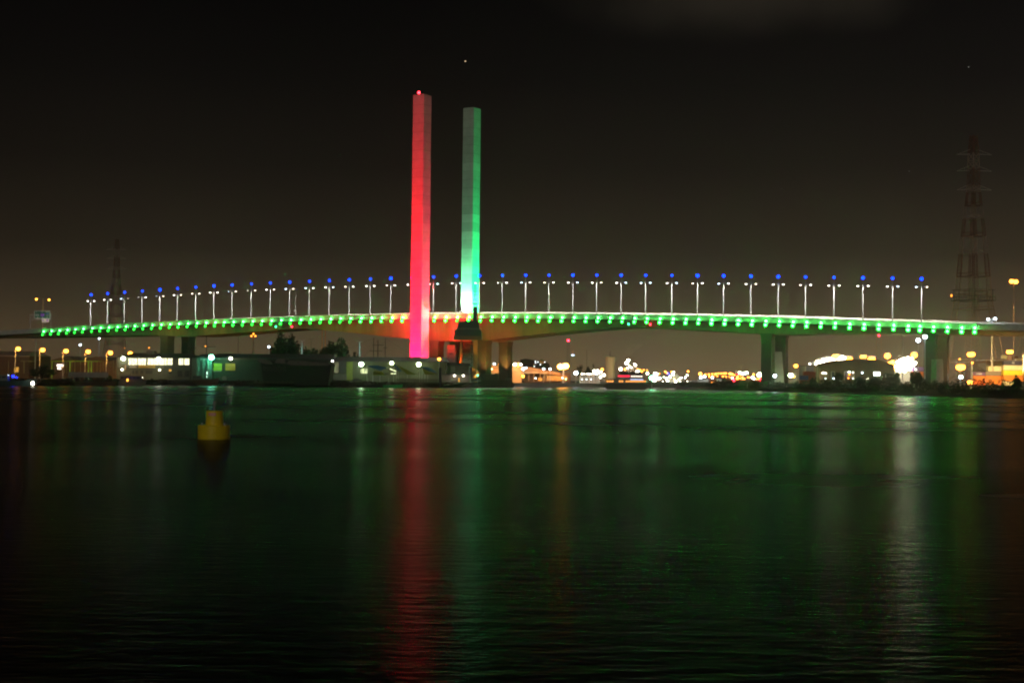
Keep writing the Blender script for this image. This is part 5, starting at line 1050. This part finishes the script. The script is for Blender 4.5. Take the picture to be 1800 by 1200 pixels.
tree(1597, 1628, 653.5, 560, 'dark round tree between the blazing shed and the rightmost pier', n=7, leafc=2600, size=.45, m_=leafd)
tree(1424, 1436, 664, 590, 'small dark bush before the red containers', n=4, leafc=700, size=.4, m_=leafd, name='bush')
# right of the last pier
container(1710, 653.5, 1732, 660, 600, pur, 'purple container with white writing left on top of the orange stack', txt='Jebsen'); 
for i, (x0, x1) in enumerate(((1710.5, 1732), (1732.5, 1762))):
    container(x0, 660.3, x1, 667.5, 600, ora if i else (.80, .24, .03), ('left' if not i else 'right') + ' orange container of the upper orange row')
    container(x0, 667.8, x1, 676, 600, (.85, .17, .03) if not i else ora, ('redder orange container at the bottom left of the big stack' if not i else 'orange container at the bottom of the big stack, under the dark grey one'))
container(1732.5, 652.8, 1760, 660, 600, gry, 'dark grey brown container between the cream and the orange containers'); 
container(1737, 643.5, 1745, 652.5, 600, cre, 'short cream container left of the long cream one'); container(1745.5, 643.5, 1763, 652.5, 600, cre, 'long cream container above the dark grey brown one')
container(1764, 642, 1815, 650.3, 596, cre, 'longest cream container at the right edge below the dark blue one'); container(1764, 650.6, 1815, 659.5, 596, yel, 'bright yellow container at the right edge'); container(1764, 659.8, 1815, 669.5, 596, ora, 'orange container under the bright yellow one'); container(1764, 669.8, 1785, 677, 596, cre, 'cream container at the bottom behind the little tree')
container(1765, 634, 1815, 641.7, 596, nav, 'dark blue container marked 40 on top of the right stack', txt='40')
container(1762, 624, 1771, 630.5, 640, (.75, .75, .4), 'pale yellow container up on the terminal roof left of the small orange lamp'); container(1771.5, 624, 1779, 633, 640, (.7, .5, .4), 'pinkish container right under the small orange lamp'); container(1779.5, 626, 1790, 633, 640, (.15, .08, .05), 'brown container right of the pinkish one'); container(1786, 629.5, 1800, 634, 638, cre, 'cream container at the far right top')
LT = thing('terminal_roof', 'long pale terminal roof behind the container stacks on the far right', 'warehouse', base(1760, 660)); MB().prect(1733, 634, 1830, 676, 655, 20).build('wall', mat('tan_wall', (.32, .26, .16), .8), LT); MB().prect(1731, 632.6, 1832, 634.4, 654, 22).build('roof', mat('pale_roof', (.55, .55, .5), .6), LT)
LW = thing('container_crane', 'low grey lattice crane behind the strong orange lamp on the right bank', 'crane', base(1695, 680)); mb = MB()
for x_ in (1684, 1692, 1700, 1713): mb.prect(x_, 634, x_ + .9, 676, 680, .5)
mb.prect(1680, 634, 1718, 635, 680, .5); mb.prect(1680, 643, 1718, 643.6, 680, .4)
for i in range(6): mb.tube(U(1681 + i * 6, 643, 680.2), U(1687 + i * 6, 634.5, 680.2), .12, n=4)
mb.build('frame', mat('grey_lattice', (.22, .17, .13), .7), LW)
MB().prect(1700, 652, 1709, 672, 678, 3).build('cabin', mat('pinkish_grey', (.3, .22, .19), .7), LW)
for x_, y_, em_, r_, lab in ((1707, 623, E_ob, 1.15, 'orange lamp highest of the lamps between the pier and the containers'), (1688.5, 645.5, E_ob, 1.6, 'strongest orange lamp just right of the rightmost pier'), (1689, 662.5, E_cb, .9, 'cool white lamp under the strongest orange lamp'),
                              (1687, 631, E_or, .4, 'small orange lamp above the strongest orange lamp'), (1775, 618.5, E_ob, 1.0, 'orange lamp on a short post above the pinkish container'), (1709, 637.5, E_or, .5, 'faint orange lamp below the highest orange lamp')):
    lamp_post(x_, y_, 592 if x_ > 1700 and x_ < 1720 else 625, lab, em_, r_, pr=.12, heads=[(-.6, 0), (.6, .05)] if r_ > .9 else None)
lamp_post(1705, 672, 545, 'dazzling orange white lamp lowest on the bank left of the containers', E_ob, 1.1, pr=.1)
lamp_post(1782, 495, 640, 'tallest orange lamp on a thin pole above the far right of the bridge', E_ob, 1.15, pr=.22, heads=[(-.9, .1), (.9, -.1)], poleM=mat('tan_mast', (.5, .4, .3), .6))
spot('tall_lamp_light', U(1782, 497, 632), U(1782, 570, 640), 30000, (1, .5, .12), 40)
lamp_post(1743.5, 561, 610, 'white twin headed lamp pole crossing behind the deck right of the pylon', E_cb, .55, pr=.38, heads=[(-1.6, 0), (1.5, .2)], poleM=white)
spot('white_pole_light', U(1740, 561, 600), U(1743, 610, 610), 16000, (.95, 1, .9), 60)
t_ = thing('street_lamp', 'plain tan pole at the extreme right edge in front of the containers', 'pole', base(1799, 570)); c = U(1799, 592, 570); MB().tube((c.x, 570, GZ), (c.x, 570, c.z), .25, .2, 8).build('pole', mat('tan_mast', (.5, .4, .3), .6), t_); MB().tube((c.x, 570, c.z), (c.x + 1.2, 570, c.z + .3), .1, n=5).build('arm', steel, t_)
tree(1777, 1795, 662, 520, 'small umbrella shaped tree in front of the yellow container', n=5, leafc=1500, size=.4, m_=leafd, name='tree')
car(1770, 520, 'dark car parked in front of the cream container at the far right', mat('dark_car_paint', (.03, .04, .035), .25))
spot('yard_floodlight', U(1745, 640, 560), U(1738, 664, 600), 70000, (1, .62, .22), 75, 1.0); spot('yard_floodlight', U(1795, 635, 565), U(1792, 655, 598), 60000, (1, .66, .26), 80, 1.0)
# ================================================================== PYLONS
def pylon(px, Y, Hm, hb, label, lamp=None, group='tall lattice pylons', seed=1, th0=.24):
    c = base(px, Y); t_ = thing('pylon', label, 'pylon', c, group); X, _, z0 = c
    prof = [(0, hb), (.10, hb * .86), (.36, hb * .50), (.40, hb * .49), (.60, hb * .345), (.78, hb * .19), (.96, hb * .14), (1.0, hb * .10)]
    def hw(u_): return interp(prof, u_)
    rm_, wm_ = mat('pylon_red', (.16, .065, .035), .7), mat('pylon_white', (.34, .27, .20), .7); low = mat('pylon_galvanised', (.36, .28, .18), .7)
    nb = 24; bands = {}
    def q(u_, i): h_ = hw(u_); return Vector((X + (h_, h_, -h_, -h_)[i], Y + (-h_, h_, h_, -h_)[i], z0 + Hm * u_))
    ROTZ = math.radians(24)
    def qr(u_, i): v = q(u_, i); dx, dy = v.x - X, v.y - Y; return Vector((X + dx * math.cos(ROTZ) - dy * math.sin(ROTZ), Y + dx * math.sin(ROTZ) + dy * math.cos(ROTZ), v.z))
    segs = [(0, .10, low), (.10, .24, low), (.24, .31, low), (.31, .37, low), (.37, .44, wm_), (.44, .53, rm_), (.53, .60, wm_), (.60, .67, rm_), (.67, .72, wm_), (.72, .775, rm_), (.775, .80, wm_), (.80, .87, rm_), (.87, .93, wm_), (.93, 1.0, rm_)]
    for u0, u1, m_ in segs:
        mb = MB(); th = th0 if u0 < .5 else th0 * .8
        for i in range(4): mb.tube(qr(u0, i), qr(u1, i), th, n=4)
        k_ = 1 if u0 < .1 else 2 if u0 < .9 else 3
        for s_ in range(k_):
            ua, ub = u0 + (u1 - u0) * s_ / k_, u0 + (u1 - u0) * (s_ + 1) / k_
            for i in range(4):
                j = (i + 1) % 4
                if .05 < u0 < .77:
                    # each leg is itself a slim lattice: brace near the legs, open in the middle
                    f = .24
                    a0, b0 = qr(ua, i), qr(ua, j); a1, b1 = qr(ub, i), qr(ub, j)
                    mb.tube(a0.lerp(b0, f), a1.lerp(b1, f), th * .6, n=4); mb.tube(b0.lerp(a0, f), b1.lerp(a1, f), th * .6, n=4)
                    for w_ in range(4):
                        t0, t1 = w_ / 4, (w_ + 1) / 4; e0, e1 = a0.lerp(a1, t0), a0.lerp(b0, f).lerp(a1.lerp(b1, f), t1); mb.tube(e0, e1, .1, n=3, caps=False)
                        e0, e1 = b0.lerp(b1, t0), b0.lerp(a0, f).lerp(b1.lerp(a1, f), t1); mb.tube(e0, e1, .1, n=3, caps=False)
                    if s_ == 0: mb.tube(a0, b0, .2, n=4); mb.tube(a0 + Vector((0, 0, 1.6)), b0 + Vector((0, 0, 1.6)), .12, n=4)
                else: mb.tube(qr(ua, i), qr(ub, j), .15, n=4); mb.tube(qr(ua, j), qr(ub, i), .15, n=4); mb.tube(qr(ua, i), qr(ua, j), .14, n=4)
        mb.build('lattice_band', m_, t_)
    mb = MB(); h_ = hw(.37)
    z_ = z0 + Hm * .345
    for i in range(4):
        a_, b_ = qr(.345, i) , qr(.345, (i + 1) % 4); o_ = Vector((X, Y, z_)); a_ = o_ + (a_ - o_) * 1.18; b_ = o_ + (b_ - o_) * 1.18
        mb.tube(a_, b_, .22, n=4); mb.tube(a_ + Vector((0, 0, 1.8)), b_ + Vector((0, 0, 1.8)), .12, n=4); mb.tube(a_ + Vector((0, 0, 5)), b_ + Vector((0, 0, 5)), .1, n=4)
        for s_ in range(8): mb.tube(a_.lerp(b_, s_ / 8), a_.lerp(b_, s_ / 8) + Vector((0, 0, 5 if s_ % 2 else 1.8)), .08, n=3)
    mb.build('platform', mat('dark_steel', (.06, .055, .045), .6), t_)
    for k_, u_ in enumerate((.925, .86, .785)):
        for sg in (-1, 1):
            mb = MB(); z_ = z0 + Hm * u_; mb.tube((X + sg * hw(u_), Y, z_), (X + sg * hb * .72, Y - 1, z_ - .4), .16, .08, 4); mb.tube((X + sg * hw(u_), Y, z_ + 2.2), (X + sg * hb * .72, Y - 1, z_ - .4), .1, .06, 4); mb.build('cross_arm', mat('insulator_arm', (.55, .5, .45), .6), t_)
    if lamp:
        c = U(*lamp, Y - hb); h_ = MB().box(c.x - .1, c.x + 1.2, c.y, c.y + .2, c.z + .5, c.z + .6).build('lamp', steel, t_); MB().ball(c, .42, 1.4).build('lamp_lens', E_or2, h_)
    return t_
pylon(1710.5, 655, U(1704, 238, 655).z - GZ, 11.2, 'tall red and white lattice pylon behind the right end of the bridge', (1672.5, 519.5))
pylon(1838, 655, 108, 11.2, 'lattice pylon cut off by the right edge with one leg showing')
pylon(201.5, 1150, U(201.5, 420, 1150).z - GZ, 11, 'distant dim lattice pylon behind the left end of the bridge', th0=.2)
# ================================================================== sky specks
for x_, y_, r_, lab in ((818, 108, 2.6, 'small orange star high above the green tower'), (1702.5, 118, 1.8, 'faint star above the right pylon'), (1598, 301, 1.8, 'faint star left of the right pylon'), (1374, 332, 1.8, 'faint star over the right half of the bridge')):
    c = U(x_, y_, 7000); tag(MB().ball(c, r_ * 1.4).build('star', E_star if r_ > 2 else emit('faint_star', (1, .95, .9), .25), org=c), lab, 'star', 'stars')
# ------------------------------------------------------------------ damp night air
hz = bpy.data.materials.new('haze'); hz.use_nodes = True; tt = hz.node_tree; tt.nodes.clear(); o_ = N('ShaderNodeOutputMaterial', tt); v_ = N('ShaderNodeVolumePrincipled', tt)
v_.inputs['Color'].default_value = (.95, .93, .9, 1); v_.inputs['Density'].default_value = .00016; v_.inputs['Anisotropy'].default_value = .92; tt.links.new(v_.outputs[0], o_.inputs['Volume'])
tag(MB().box(-3060, 3060, -330, 3060, -5, 150).build('haze', hz), kind='stuff')
